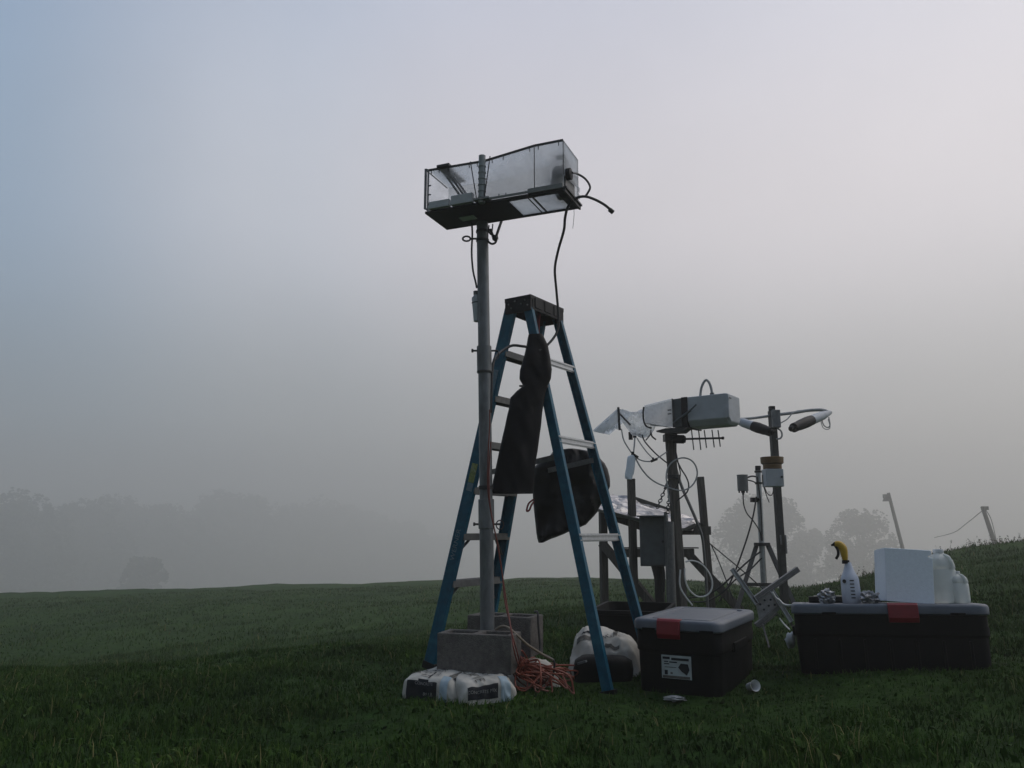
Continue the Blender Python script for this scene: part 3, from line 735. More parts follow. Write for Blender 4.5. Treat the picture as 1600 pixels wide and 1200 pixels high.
cement_bag((P(765,1090,4.36).x-.105, 4.61, .012), R(24), .31, .54, .150, 'white cement bag with a pale blue corner lying beside the orange cord', 7.9,
    [('pfront',-.80,.26,.36,.80,'ink'), ('pfront',.36,.70,.2,.97,'blueprint'), ('ptop',.40,.66,.0,.03,'blueprint'), ('ptop',.45,.60,.10,.20,'ink2'), ('ptop',.70,.85,.06,.13,'ink'), ('ptop',.66,.9,.15,.22,'ink2'),
     ('top','CONCRETE',-.30,.22,.075,-90,'ink2'), ('top','MIX',.12,.14,.05,-90,'ink'), ('front','CONCRETE MIX',-.30,.60,.022,0,'sack_grey')])
cement_bag((P(828,1045,5.0).x, 5.02, .02), R(12), .30, .30, .14, 'crumpled cement bag wedged under the rear block behind the orange cord', 4.4,
    [('pfront',-.1,.35,.35,.85,'ink2'), ('pfront',.02,.12,.4,.8,'paper')], e1_=.8, e2_=.8, kx=(3,.5))

# ------------------------------------------------------------------ bags and bins behind the ladder
lowb = thing('black_bin', 'low rounded black plastic bin, widened to stand for dark shade, in front of the bulging cement bag, behind the ladder foot', 'bin', (P(944,1075,5.1).x, 5.12, 0))
m = MB(); c = P(944,1075,5.1); 
def tapered(cx, cy, z0, z1, w0, d0, w1, d1, ex_, m=None, rad=.05, seg=5, taperwall=None):
    ex_ = Vector(ex_).normalized(); ey_ = UP.cross(ex_); m = m or MB(); rg = []
    def ring(w, d, z, r):
        pts = []
        for (sx, sy, a0) in ((1,1,0),(-1,1,90),(-1,-1,180),(1,-1,270)):
            for k in range(seg+1):
                a = R(a0+90*k/seg); pts.append(Vector((cx,cy,z))+ex_*(sx*(w/2-r)+r*math.cos(a))+ey_*(sy*(d/2-r)+r*math.sin(a)))
        return pts
    return m, ring
m, ring = tapered(c.x, 5.12, 0, .17, .32, .2, .34, .2, Vector((.97,-.2,0)))
m.loft([ring(.34,.18,0,.05), ring(.36,.20,.09,.06), ring(.345,.19,.14,.07), ring(.27,.13,.165,.06), ring(.13,.06,.17,.03)])  # black body made wider to stand in for the shadow beneath the sack
m.build('bin_body', M['tote'], lowb)
m = MB(); m.bar(P(903,1037,5.02), P(916,1033,5.0), .03, .012); m.build('rim_corner', M['encl'], lowb)
cement_bag((P(946,1040,5.42).x, 5.42, .02), R(-14), .44, .42, .285, 'bulging cement bag heaped behind the low black bin and the right ladder leg', 9.1,
    [('ptop',-.72,-.30,.06,.09,'ink2'), ('top','CONCRETE',.16,.08,.03,8,'ink2'), ('pfront',.1,.5,.62,.70,'ink2'), ('ptop',.30,.42,.10,.22,'ink2'), ('ptop',-.72,-.35,.11,.125,'ink'), ('pfront',.45,.8,.1,.5,'ink2')], e1_=.9, e2_=.8, kx=(2.6,.5), amp=.05, afr=5, rid=.04)
# open bin further back
ob = thing('black_bin', 'open black storage bin without a lid standing behind the cement bag', 'bin', (P(985,1000,5.95).x, 5.95, .03))
c = P(992,962,5.95); m, ring = tapered(c.x, 5.98, .03, .38, .5, .7, .5, .7, Vector((.93,-.28,0)))
m.loft([ring(.42,.62,.03,.05), ring(.48,.70,.35,.06), ring(.53,.75,.355,.07), ring(.53,.75,.385,.07), ring(.48,.70,.385,.06), ring(.47,.69,.35,.06), ring(.42,.62,.05,.05)])
m.build('bin_body', M['tote'], ob)

# ------------------------------------------------------------------ storage totes
def tote(FLt, FRt, depth, H_, label, tilt=0, latch_u=.32, cat='storage box', sticker=False, rad=.055, latchw=.13):
    """FLt, FRt: front corners of the lid top; tapered tub, ribbed, rounded lid, red latch"""
    ex_ = (FRt-FLt); w = ex_.length; ex_.normalize(); ey_ = UP.cross(ex_).normalized()
    Rt = Matrix.Rotation(tilt, 3, ex_); ey_ = Rt @ ey_; uz = ex_.cross(ey_).normalized()
    c0 = (FLt+FRt)/2+ey_*(depth/2)
    root = thing('storage_tote', label, cat, tuple(c0-uz*H_))
    def ring(wd, dp, h, r, seg=6):
        pts = []
        for (sx, sy, a0) in ((1,1,0),(-1,1,90),(-1,-1,180),(1,-1,270)):
            for k in range(seg+1):
                a = R(a0+90*k/seg); pts.append(c0-uz*h+ex_*(sx*(wd/2-r)+r*math.cos(a))+ey_*(sy*(dp/2-r)+r*math.sin(a)))
        return pts
    t = .07
    m = MB()
    m.loft([ring(w-.06,depth-.06,H_,.05), ring(w-.05,depth-.055,H_-.02,.055), ring(w-.035,depth-.05,.178,.055), ring(w-.022,depth-.034,.172,.055), ring(w-.02,depth-.030,.13,.055), ring(w-.028,depth-.028,.12,.055), ring(w-.026,depth-.03,.058,.055)])
    nrib = 7 if w > depth else 4
    for q in range(nrib):
        xq = (q-(nrib-1)/2)/nrib*(w-.1)
        if w > depth: m.bar(c0-ey_*(depth/2-.022)+ex_*xq-uz*.195, c0-ey_*(depth/2-.024)+ex_*xq-uz*(H_-.03), .014, .022, ex_)
    # end handles and ribs
    for sx in (-1, 1):
        for q in (-.25, .25): m.bar(c0+ex_*sx*(w/2-.035)+ey_*depth*q-uz*.13, c0+ex_*sx*(w/2-.055)+ey_*depth*q-uz*H_*.9, .05, .016, ey_)
        m.box(c0+ex_*sx*(w/2-.012)-uz*.16, (.03, depth*.36, .05), (ex_, ey_, uz))
    m.build('tub', M['tote'], root, bevel=.004)
    m = MB()
    m.loft([ring(w-.02,depth-.02,.060,.06), ring(w,depth,.055,.065), ring(w,depth,.018,.065), ring(w-.012,depth-.012,.006,.06), ring(w-.03,depth-.03,.001,.055), ring(w-.12,depth-.12,.0,.04),
            ring(w-.13,depth-.13,.010,.04), ring(w-.17,depth-.17,.010,.035), ring(w-.18,depth-.18,.0,.03)])
    # small notches on the lid skirt
    ld = m.build('lid', M['lid'], root, bevel=.003)
    for q in (-.30, .34): MB().box(c0-ey_*(depth/2+.001)+ex_*w*q-uz*.053, (.075, .006, .012), (ex_, ey_, uz)).build('lid_notch', M['tote'], ld)
    m = MB(); lc = FLt+ex_*(w*latch_u)
    V = lambda x, y, z: lc+ex_*x+ey_*y+uz*z
    sec = [(.045,.004),(-.004,.006),(-.016,-.006),(-.022,-.05),(-.024,-.075),(-.012,-.10),(-.002,-.102),(-.002,-.004),(.045,-.002)]
    m.prism([V(-latchw/2,y,z) for y, z in sec], ex_*latchw)
    m.build('latch', M['red'], root, bevel=.006)
    return root, c0, ex_, ey_, uz, w
t1FL = P(985,966,4.74); t1FR = Gz(1127,973,t1FL.z); t1BR = Gz(1200,954.5,t1FL.z); t1BL = Gz(1060,945.5,t1FL.z)
dz1 = ((t1BR-t1FR)+(t1BL-t1FL))/2; D1 = dz1.length; n1 = Vector((dz1.y,-dz1.x,0)).normalized(); e1_0 = (t1FR-t1FL).normalized()
n1 = (n1+e1_0).normalized(); m1_ = (t1FL+t1FR)/2; hw1 = (t1FR-t1FL).length/2; t1FL = m1_-n1*hw1; t1FR = m1_+n1*hw1
print('tote1', hw1*2, D1, t1FL.z)
T1, c1_, e1x, e1y, e1z, w1 = tote(t1FL, t1FR, D1, t1FL.z-.0, 'black storage tote with a grey lid, red latch and white sticker, nearest the ladder', latch_u=.43)
# sticker on the front
H1 = t1FL.z
fy = lambda h: -.80/2+.0425+(h-.3)*.06
sc = P(1054,1044,4.62)
hh = (c1_-sc).dot(e1z)
def SF(x, h, lift=.0):   # point on the front of tub 1
    k = np.interp(h, [.178, H1-.02], [(D1-.05)/2, (D1-.055)/2])
    return c1_+e1x*x-e1y*(k+lift)-e1z*h
x0 = (sc-c1_).dot(e1x)
def on1(a, b, lift): return SF(x0+a, hh-b, lift)
m = MB(); sw, sh = .085, .062
m.loft([[on1(-sw+2*sw*i/8, -sh+2*sh*j/6, .003) for j in range(7)] for i in range(9)], 0, True, False, False)
st = m.build('sticker', mat('sticker_paper', (.44,.50,.50), .7, 0, .12, 30, wear=(.36,.38,.38), wscale=12), T1)
m = MB()
def rect(a0, a1, b0, b1, mi=0): m.add([on1(a0,b0,.0045), on1(a1,b0,.0045), on1(a1,b1,.0045), on1(a0,b1,.0045)], [(0,1,2,3)], mi)
rect(-.078,-.036,.040,.053); rect(-.028,.072,.036,.049); rect(-.07,-.045,.024,.030); rect(-.04,.005,.022,.029); rect(-.07,-.04,.012,.018)
rect(-.068,.0,-.004,.0,1); rect(-.068,-.05,-.042,-.018); rect(-.035,-.022,-.038,-.028,1); rect(-.08,.076,-.060,-.046,1)
m.add([on1(a,b,.0045) for a, b in ((.010,.0),(.026,.022),(.066,.020),(.074,-.010),(.058,-.040),(.03,-.022))], [(0,1,2,3,4,5)], 0)
m.build('sticker_print', [M['ink'], M['ink2']], st, recalc=False)

t2L, t2R = P(1235,943,4.84), P(1548,944,4.50)
T2, c2_, e2x, e2y, e2z, w2 = tote(t2L, t2R, .54, .39, 'long black storage tote with a grey lid carrying the foam box and jugs', tilt=R(-3.6), latch_u=.575, latchw=.155)
def L2(px, v, h=0):     # point on top of the long lid under pixel column px, v 0 front .. 1 back
    q = t2L+e2y*(.54*v); d = ray(px, 942); k = d.x/d.y
    x = (k*q.y-q.x)/(e2x.x-k*e2x.y)
    return q+e2x*x+e2z*(h+.001)
ax2 = (e2x, e2y, e2z)

# ------------------------------------------------------------------ things on the long tote
fb = thing('foam_box', 'white foam cooler box standing on the long tote beside the jug', 'foam box', tuple(L2(1418,.5)))
rx = Matrix.Rotation(R(7), 3, e2z); fxa, fya = rx @ e2x, rx @ e2y
tl = Matrix.Rotation(R(4.5), 3, fya); fxa = tl @ fxa; fza = tl @ e2z
pL, pR = L2(1384,.2), L2(1462,.2)
wfb = (pR-pL).length*.985; cB = (pL+pR)/2+fya*.15+fza*.003; hfb = 80*mpp(900,4.85)
fza_up = fza
V = lambda x, z: cB-fya*.15+fxa*(x*wfb/2)+fza*(z*hfb)
m = MB(); m.prism([V(-1,0), V(1,0), V(1,.86), V(.82,.865), V(.80,.885), V(.84,.90), V(.93,.905), V(.95,.93), V(.95,1), V(-1,1)], fya*.24); m.build('box_body', M['foam'], fb, bevel=.007)
m = MB(); m.box(cB+fya*.121+fza*(hfb/2), (wfb*1.0, .055, hfb*1.0), (fxa, fya, fza)); m.build('lid', M['foam'], fb, bevel=.01)

def jug(base, Wj, Hj, label, yaw, handle=True):
    root = thing('plastic_jug', label, 'jug', tuple(base), 'plastic jugs on the long tote')
    m = MB(); r = Wj/2
    m.lathe([(r*.86,0),(r*.95,.006),(r,.02),(r,Hj*.60),(r*.965,Hj*.615),(r*.965,Hj*.63),(r,Hj*.645),(r*.99,Hj*.70),(r*.90,Hj*.79),(r*.66,Hj*.87),(r*.42,Hj*.905),(r*.36,Hj*.92),(r*.36,Hj*.955)], base, e2z, 28, sq=3.2)
    m.build('jug_body', M['hdpe'], root)
    MB().lathe([(r*.40,Hj*.93),(r*.42,Hj*.94),(r*.41,Hj*.995),(r*.36,Hj)], base, e2z, 18).build('cap', M['white'], root)
    if handle:
        d = Matrix.Rotation(yaw, 3, e2z) @ e2x
        MB().tube([base+e2z*Hj*.88+d*r*.5, base+e2z*Hj*.84+d*r*.88, base+e2z*Hj*.74+d*r*1.08, base+e2z*Hj*.62+d*r*.98], r*.16, n=10).build('handle', M['hdpe'], root)
    return root
jb = L2(1476.5,.40); jug(jb, 36*mpp(920,4.95), 79*mpp(900,4.95), 'milky gallon jug with a handle standing between foam box and smaller jug', R(-48))
jb2 = L2(1500,.38); jug(jb2, 26*mpp(920,5.0), 46*mpp(920,5.0), 'small milky jug at the end of the row on the long tote', R(-55), True)

spb = L2(1331.5,.28); us = mpp(910,4.85)
sp_ = thing('spray_bottle', 'white spray bottle with a yellow and black trigger head', 'spray bottle', tuple(spb))
m = MB(); m.lathe([(13*us,0),(14*us,.004),(14*us,20*us),(13.6*us,36*us),(12.6*us,40*us),(9*us,47*us),(6.2*us,55*us),(4.6*us,62*us)], spb, e2z, 24)
m.build('bottle_body', M['spray'], sp_)
lean = -e2x*.0
MB().lathe([(5.6*us,60*us),(5.6*us,65*us),(4.6*us,65.5*us)], spb-e2x*.012, e2z, 16).build('collar', M['blk'], sp_)
hb_ = spb+e2z*65*us-e2x*.014
m = MB(); m.tube([hb_, hb_+e2z*10*us-e2x*.5*us, hb_+e2z*19*us-e2x*1.5*us, hb_+e2z*25*us-e2x*6*us, hb_+e2z*26*us-e2x*13*us], lambda t: (4.0+2.2*math.sin(t*math.pi))*us, n=14, res=6)
m.build('spray_head', M['yellow'], sp_)
m = MB(); m.tube([hb_+e2z*27*us-e2x*5*us, hb_+e2z*27.5*us-e2x*11*us, hb_+e2z*24.5*us-e2x*15*us], lambda t: 2.6*us, n=10); m.cyl(hb_+e2z*25*us-e2x*13*us, hb_+e2z*24*us-e2x*18.5*us, 2.2*us, 1.6*us, n=10)
m.tube([hb_+e2z*24*us-e2x*13*us, hb_+e2z*17*us-e2x*9.5*us, hb_+e2z*9*us-e2x*9.5*us, hb_+e2z*2.5*us-e2x*13.5*us], lambda t: 2.1*us, n=8); m.build('trigger', M['blk'], sp_)
m = MB()
for k in range(6):
    h = (8+5.2*k)*us; MB().box(spb+e2z*h-e2y*14.1*us*.995+e2x*2*us, (6*us, .003, 1.5*us), ax2).build('scale_mark', M['ink'], sp_)
m.cyl(spb+e2z*33*us-e2y*11.2*us-e2x*8.6*us, spb+e2z*33*us-e2y*11.8*us-e2x*9.0*us, 3*us, n=12)
m.build('round_mark', M['ink'], sp_)

def crumple(c, r, label, seed, mt):
    m = MB(); n, k = 26, 16; rg = []
    for i in range(k+1):
        ph = math.pi*i/k; ring = []
        for j in range(n):
            th_ = 2*math.pi*j/n; d = Vector((math.sin(ph)*math.cos(th_), math.sin(ph)*math.sin(th_), math.cos(ph)))
            q = 1+.45*mnoise.noise(d*2.2+Vector((seed,0,0)))+.3*mnoise.noise(d*6+Vector((0,seed,0)))
            ring.append(Vector(c)+Vector((d.x*r[0]*q, d.y*r[1]*q, max(-.0, (d.z*q*.6+.5)*r[2]))))
        rg.append(ring)
    m.loft(rg, 0, False, False); return tag(m.build('crumpled_foil', mt, loc=tuple(c), recalc=True), label, 'foil', 'balls of crumpled foil on the long tote')
crumple(L2(1292,.12), (.045,.04,.07), 'crumpled foil ball with spikes at the left end of the long tote', 1.2, M['foil'])
crumple(L2(1360,.15), (.052,.04,.058), 'crumpled foil ball between spray bottle and foam box', 5.5, M['foil'])
fc_ = thing('flat_case', 'flat black case with a cream top lying behind the foil and spray bottle', 'case', tuple(L2(1297,.55)))
pL, pR = L2(1264,.55), L2(1330,.55)
MB().box((pL+pR)/2+e2z*.018, ((pR-pL).length, .17, .034), ax2).build('case_body', M['blk'], fc_, bevel=.003)
MB().box((pL+pR)/2+e2z*.0385+e2x*.015, ((pR-pL).length*.86, .15, .006), ax2).build('card', M['cream'], fc_)
pL2, pR2 = L2(1352,.6), L2(1378,.6)
m = MB(); m.box((pL2+pR2)/2+e2z*.022, ((pR2-pL2).length, .06, .042), ax2); tag(m.build('small_box', M['blk'], loc=tuple((pL2+pR2)/2), bevel=.004), 'small black box half hidden behind foil next to the foam box', 'box')

# ------------------------------------------------------------------ litter in the grass
cu = P(1176,1072,4.66); cu.z = g(cu.x, cu.y)+.035
m = MB(); axc = Vector((.25,-.9,.25)).normalized()
m.lathe([(.020,0),(.023,.038),(.028,.068),(.031,.070),(.028,.066),(.022,.038),(.018,.005)], cu-axc*.04, axc, 20, caps=False)
tag(m.build('plastic_cup', M['white'], loc=tuple(cu)), 'clear white plastic cup lying in the grass by the corner of the tote', 'cup')
pp = P(1055,1094,4.50); pp.z = g(pp.x, pp.y)+.03
m = MB(); m.ball(pp-UP*.012, (.055,.03,.012), 16, 10, amp=.8, seed=3, fr=2.5); tag(m.build('paper_scrap', M['gcable'], loc=tuple(pp)), 'crumpled white paper scrap on the grass in front of the black tote', 'litter')
pp = P(1235,1000,5.2); m = MB(); m.ball(pp, (.03,.04,.045), 12, 8, amp=.5, seed=8, fr=2); tag(m.build('plastic_scrap', M['white'], loc=tuple(pp)), 'small white plastic scrap at the left end of the long tote', 'litter')

# ------------------------------------------------------------------ cords
K = P(812,1045,4.66)
m = MB(); r_c = .0048
m.tube([P(765,640,4.745), P(765,665,4.745), P(763,705,4.745), P(762,760,4.735), P(767,800,4.73), P(779,858,4.73), P(785,900,4.72), P(789,940,4.70), P(796,972,4.62), P(800,995,4.45), P(804,1020,4.42), K], r_c*.85, n=8, mi=1)
m.tube([P(767,690,4.75), P(764,740,4.74), P(766,790,4.73), P(777,850,4.735), P(786,905,4.725), P(793,950,4.69), P(799,985,4.47), P(806,1012,4.45), K+Vector((.01,.02,0))], r_c*.8, n=8, mi=1)
rd = random.Random(5)
for i in range(30):
    tx, ty = rd.choice([(rd.uniform(815,860), rd.uniform(1072,1094)), (rd.uniform(845,896), rd.uniform(1056,1092)), (rd.uniform(830,880), rd.uniform(1045,1068))])
    e_ = Gz(tx, ty, .03); 
    zf = g(e_.x, e_.y)+.012+rd.uniform(0,.03)
    e_.z = zf; d_ = e_-K; per = Vector((-d_.y, d_.x, 0)).normalized()*rd.uniform(.012,.05)
    z1 = rd.uniform(.0,.05); j = Vector((rd.uniform(-.02,.02), rd.uniform(-.03,.03), rd.uniform(-.05,.03)))
    s1, s2 = rd.uniform(-.05,.05), rd.uniform(-.04,.04); pn = Vector((-d_.y, d_.x, 0)).normalized()
    wv_ = lambda a: Vector((rd.gauss(0,a), rd.gauss(0,a), abs(rd.gauss(0,a*.7))))
    path = [K+j, K+d_*.3+per*1.5+pn*s1+UP*z1+wv_(.03), K+d_*.7+per*2.2+pn*s2+UP*z1*.4+wv_(.035), e_+per*.5, e_-per*.6, K+d_*.8-per*2.0+pn*s1+UP*z1*.5+wv_(.035), K+d_*.4-per*1.4+pn*s2+UP*z1*.6+wv_(.03), K+j*.6+Vector((.01,0,.01))]
    for p_ in path:
        p_.z = max(p_.z, g(p_.x, p_.y)+.012)
    m.tube(path, r_c, n=6, res=7)
for i in range(7):   # the bound waist of the coil
    c = K+Vector((rd.uniform(-.02,.02), rd.uniform(-.02,.02), rd.uniform(-.02,.05))); rr = rd.uniform(.025,.04)
    m.tube([c+Vector((rr*math.cos(t), rr*.8*math.sin(t), .02*math.sin(t*2+i))) for t in np.linspace(0, 2*math.pi, 9)[:-1]], r_c, n=6, closed=True)
tag(m.build('extension_cord', [M['orange'], M['dullcord']], loc=(K.x, K.y, 0)), 'orange extension cord coming down the mast into a tangled coil on the ground', 'cord')
m = MB(); m.tube([P(774,984,4.72), P(783,979,4.70), P(793,980,4.66), P(806,991,4.6), P(825,1008,4.66), P(842,1019,4.72), P(852,1025,4.74), P(864,1031,4.72)], .007)
tag(m.build('tan_hose', M['tan'], loc=tuple(P(806,991,4.6))), 'tan hose looping over the front block and down across the rear block', 'hose')
m = MB(); m.tube([P(836,956,4.93), P(840,957,4.88), P(841,975,4.86), P(844,1010,4.84), P(846,1021,4.80), P(858,1027,4.78), P(866,1034,4.74), P(865,1050,4.74), P(863,1060,4.74)], .0065)
tag(m.build('draped_cord', M['cord'], loc=tuple(P(844,1010,4.84))), 'short black cord draped down the side of the rear concrete block', 'cord')

# ------------------------------------------------------------------ wooden frame behind
fr = thing('timber_frame', 'weathered timber post frame with braces behind the totes', 'frame', (P(1020,940,8.4).x, 8.4, g(P(1020,940,8.4).x, 8.4)))
def post(parent, x0, y0, x1, y1, Y, wpx, nm='post', mt='wood', ext=True):
    p0, p1 = P(x0, y0, Y), P(x1, y1, Y); d = (p1-p0)
    if ext: p1 = p0+d*((p0.z-(g(p1.x, p1.y)-.03))/(p0.z-p1.z))
    w = wpx*mpp(800, Y); return MB().bar(p0, p1, w, w, Vector((1,.25,0))).build(nm, M[mt], parent, bevel=.006)
post(fr, 986, 748, 991.5, 945, 8.1, 10.5); post(fr, 942, 800, 944.5, 950, 8.6, 11); post(fr, 1094, 745, 1111, 940, 8.7, 9.5)
MB().bar(P(940,848,8.52), P(1024,950,7.95), .045, .085).build('brace', M['wood'], fr)
MB().bar(P(1076,866,8.6), P(1158,955,8.6), .045, .085).build('brace', M['wood'], fr)
MB().bar(P(1060,829,8.55), P(1110,829,8.55), .06, .088, Vector((0,1,0))).build('beam', M['wood'], fr)
MB().bar(P(946,803,8.4), P(1064,842,8.4), .05, .09, Vector((0,1,0))).build('beam', M['wood'], fr)
m = MB(); m.bar(P(962,856,8.45), P(1090,856,8.45), .10, .012, Vector((0,1,0))); m.bar(P(966,864,8.45), P(1084,864,8.45), .06, .085, Vector((0,1,0)))
m.build('shelf', M['wood'], fr)
# foil covered panel
q = [P(933,797,8.05), P(1064,828,8.05), P(1103,819,8.9), P(957,774,8.9)]
pn = thing('foil_panel', 'slanting panel wrapped in crumpled foil on the timber frame', 'panel', tuple((q[0]+q[2])/2))
nu, nv = 60, 26; rg = []; rg2 = []
nrm = (q[1]-q[0]).cross(q[3]-q[0]).normalized()
for i in range(nu+1):
    r1, r2 = [], []
    for j in range(nv+1):
        a, b = i/nu, j/nv; p = q[0]*(1-a)*(1-b)+q[1]*a*(1-b)+q[2]*a*b+q[3]*(1-a)*b
        w_ = mnoise.noise(p*6)*.03+abs(mnoise.noise(Vector((p.x*5,p.y*16,p.z*10))+Vector((4,2,1))))*.05
        if j in (0, nv): w_ *= .3
        r1.append(p+nrm*(.015+w_)); r2.append(p-nrm*(.015+w_))
    rg.append(r1); rg2.append(r2)
m = MB(); m.loft(rg, 0, False, False, False); m.loft(rg2, 0, False, False, False)
m.prism([q[0]+nrm*.014, q[1]+nrm*.014, q[2]+nrm*.014, q[3]+nrm*.014], nrm*-.028)
m.build('foil_wrap', M['foil'], pn, recalc=False)
MB().bar(P(990,779,8.85), P(1050,799,8.85), .02, .05).build('edge_batten', M['wood'], pn)
# equipment enclosure
en = thing('equipment_enclosure', 'grey green metal equipment cabinet hung on the timber posts', 'cabinet', tuple(P(1020,884,7.95)))
exe = Vector((.96,-.28,0)); eye_ = UP.cross(exe)
pc0, pc1 = P(1000,846,7.92), P(1042,846,7.82); wE = (pc1-pc0).length; hE = (P(1020,807,7.9)-P(1020,884,7.9)).length
cE = (pc0+pc1)/2+eye_*.10
MB().box(cE, (wE, .2, hE), (exe, eye_, UP)).build('cabinet_body', M['encl'], en, bevel=.006)
m = MB(); m.box(cE-eye_*.106+exe*.012, (wE*.86, .014, hE*.95), (exe, eye_, UP)); dr = m.build('door', M['encl'], en, bevel=.004)
m = MB(); m.box(cE-eye_*.1+UP*(hE/2+.006), (wE*1.06, .24, .012), (exe, eye_, UP)); m.build('rain_hood', M['encl'], en)
m = MB(); m.cyl(cE-eye_*.113+exe*wE*.36, cE-eye_*.125+exe*wE*.36, .012, n=10); m.build('handle', M['dsteel'], dr)
m = MB(); m.tube([P(1022,884,7.95), P(1027,905,7.95), P(1028,930,7.95), P(1030,955,7.95)], .03, n=10); m.tube([P(1032,884,7.95), P(1033,910,7.95), P(1034,955,7.95)], .035, n=10); m.tube([P(1036,884,7.92), P(1038,900,7.9), P(1037,925,7.9)], .012)
tag(m.build('cable_bundle', M['cord'], loc=tuple(P(1028,950,7.95))), 'thick bundle of black cables running down from the grey green cabinet', 'cable')
m = MB(); m.cyl(P(1047,815,7.72), P(1051,955,7.72), .037, n=14); m.cyl(P(1040,800,7.75), P(1045,950,7.75), .018, n=10)
tag(m.build('conduit_pipe', M['alu_d'], loc=tuple(P(1050,950,7.72))), 'grey conduit pipes standing against the collector post', 'pipe')
for x0, y0, x1, y1 in ((1044,752,1027,794), (1046,768,1043,802)):
    m = MB(); a0, a1 = P(x0,y0,7.66), P(x1,y1,7.62); n_ = 6
    m.cyl(a0, a0+(a1-a0)*.3, .014, n=8)
    for k in range(n_):
        c = a0+(a1-a0)*(.34+.66*(k+.5)/n_); d_ = (a1-a0).normalized(); s_ = Vector((1,0,0)) if k % 2 else Vector((0,1,0)); hl = (a1-a0).length*.66/n_*.62
        m.tube([c+d_*hl*math.cos(t)+s_*.016*math.sin(t) for t in np.linspace(0, 2*math.pi, 9)[:-1]], .0048, n=6, res=3, closed=True)
    tag(m.build('chain', M['dsteel'], loc=tuple(a1)), 'short steel chain %s' % ('hanging slantwise from the post clamp' if x0 == 1044 else 'hanging straight down against the collector post'), 'chain', 'chains on the collector post')

# ------------------------------------------------------------------ second collector on a wooden post
CY = 7.80
cpost = thing('collector_post', 'weathered square wooden post carrying the white hooded collector', 'post', tuple(P(1066,945,CY)))
post(cpost, 1046, 672, 1066, 945, CY, 12.5, 'post_shaft')
MB().box(P(1047,684,CY-.02), (.12,.13,.07)).build('clamp', M['dsteel'], cpost, bevel=.006)
MB().lathe([(.055,-.02),(.065,-.018),(.065,.018),(.055,.02)], P(1053,745,CY), n=12).build('band', M['dsteel'], cpost)
c2 = thing('fog_collector', 'fog collector with white hood and wrapped clear inlet on the wooden post', 'fog collector', tuple(P(1050,668,CY)))
E2 = Vector((.82,-.572,0)).normalized(); G2 = UP.cross(E2); z2 = CAM_H+slope(667)*CY
O2 = P(1050,667,CY)
def at2(px, py, off=0.0):      # point on the front plane of the second collector
    d = ray(px, py); o = Vector((0,0,CAM_H)); pl_ = O2-G2*.16+G2*off
    t = (pl_-o).dot(G2)/d.dot(G2); return o+d*t
D2 = .33
def shell(poly, mt, nm, depth=D2, off=0, bevel=0): 
    m = MB(); m.prism([at2(x, y, off) for x, y in poly], G2*depth); return m.build(nm, M[mt], c2, bevel=bevel)
h0, h1 = at2(1073,620.5), at2(1137,613.5); hl = at2(1075,667); Hh = h0.z-hl.z; ev = h1-h0
sec = [(.0,.0),(.0,-.80),(.16,-1.0),(.84,-1.0),(1.0,-.80),(1.0,.0)]
ra_ = [h0+G2*(D2*a)+UP*(Hh*b) for a, b in sec]; rb_ = [p+ev*.93 for p in ra_]
rc_ = [h0+ev+G2*(D2*(.5+(a-.5)*.93))+UP*(Hh*(b*.97-.02 if b > -.9 else b*.9)) for a, b in sec]
m = MB(); m.loft([ra_, rb_, rc_], 0, False); m.build('hood', M['hood'], c2, bevel=.008)
shell([(1064,621),(1073,620),(1075,668),(1066,667)], 'blk', 'hood_band', depth=D2+.01, off=-.006)
shell([(1051,624),(1064,622),(1065,666),(1053,668)], 'encl', 'throat_box', depth=D2*.94, off=.01)
m = MB()
top = [(1007,636),(1050,625)]; bot = [(1052,667),(1022,666),(1008,660)]
m.prism([at2(x, y, 0) for x, y in top+bot], G2*.006); m.build('front_panel', M['duct'], c2)
m = MB(); m.prism([at2(x, y, D2-.03) for x, y in top+bot], G2*.006); m.build('back_panel', M['acryl_b'], c2)
m = MB(); m.prism([at2(1007,635.5), at2(1050,624.5), at2(1050,624.5,D2-.03), at2(1007,635.5,D2-.03)], UP*.005); m.bar(at2(1007,634.5), at2(1050,623.5), .012,.012); m.build('top_panel', M['duct'], c2)
m = MB(); m.prism([at2(1008,661), at2(1052,668.5), at2(1052,668.5,D2-.03), at2(1008,661,D2-.03)], UP*-.006); m.build('bottom_panel', M['alu_d'], c2)
for xx in (1050.5,):
    m = MB(); m.bar(at2(xx,623,-.004), at2(xx+2,668,-.004), .012,.012); m.bar(at2(xx-7,641,-.003), at2(xx-3.5,640.5,-.003), .01,.01); m.bar(at2(xx-7,647,-.003), at2(xx-3.5,646.5,-.003), .01,.01); m.bar(at2(xx-3,640.5,-.003), at2(xx-1.5,640.4,-.003), .01,.01); m.bar(at2(xx-3,646.5,-.003), at2(xx-1.5,646.4,-.003), .01,.01)
    m.build('edge_trim', M['dsteel'], c2)
m = MB(); m.tube([at2(1006,636,-.01), at2(1005,645,-.015), at2(1006,658,-.012), at2(1010,666,-.008), at2(1018,669,0)], .009); m.build('strap', M['cord'], c2)
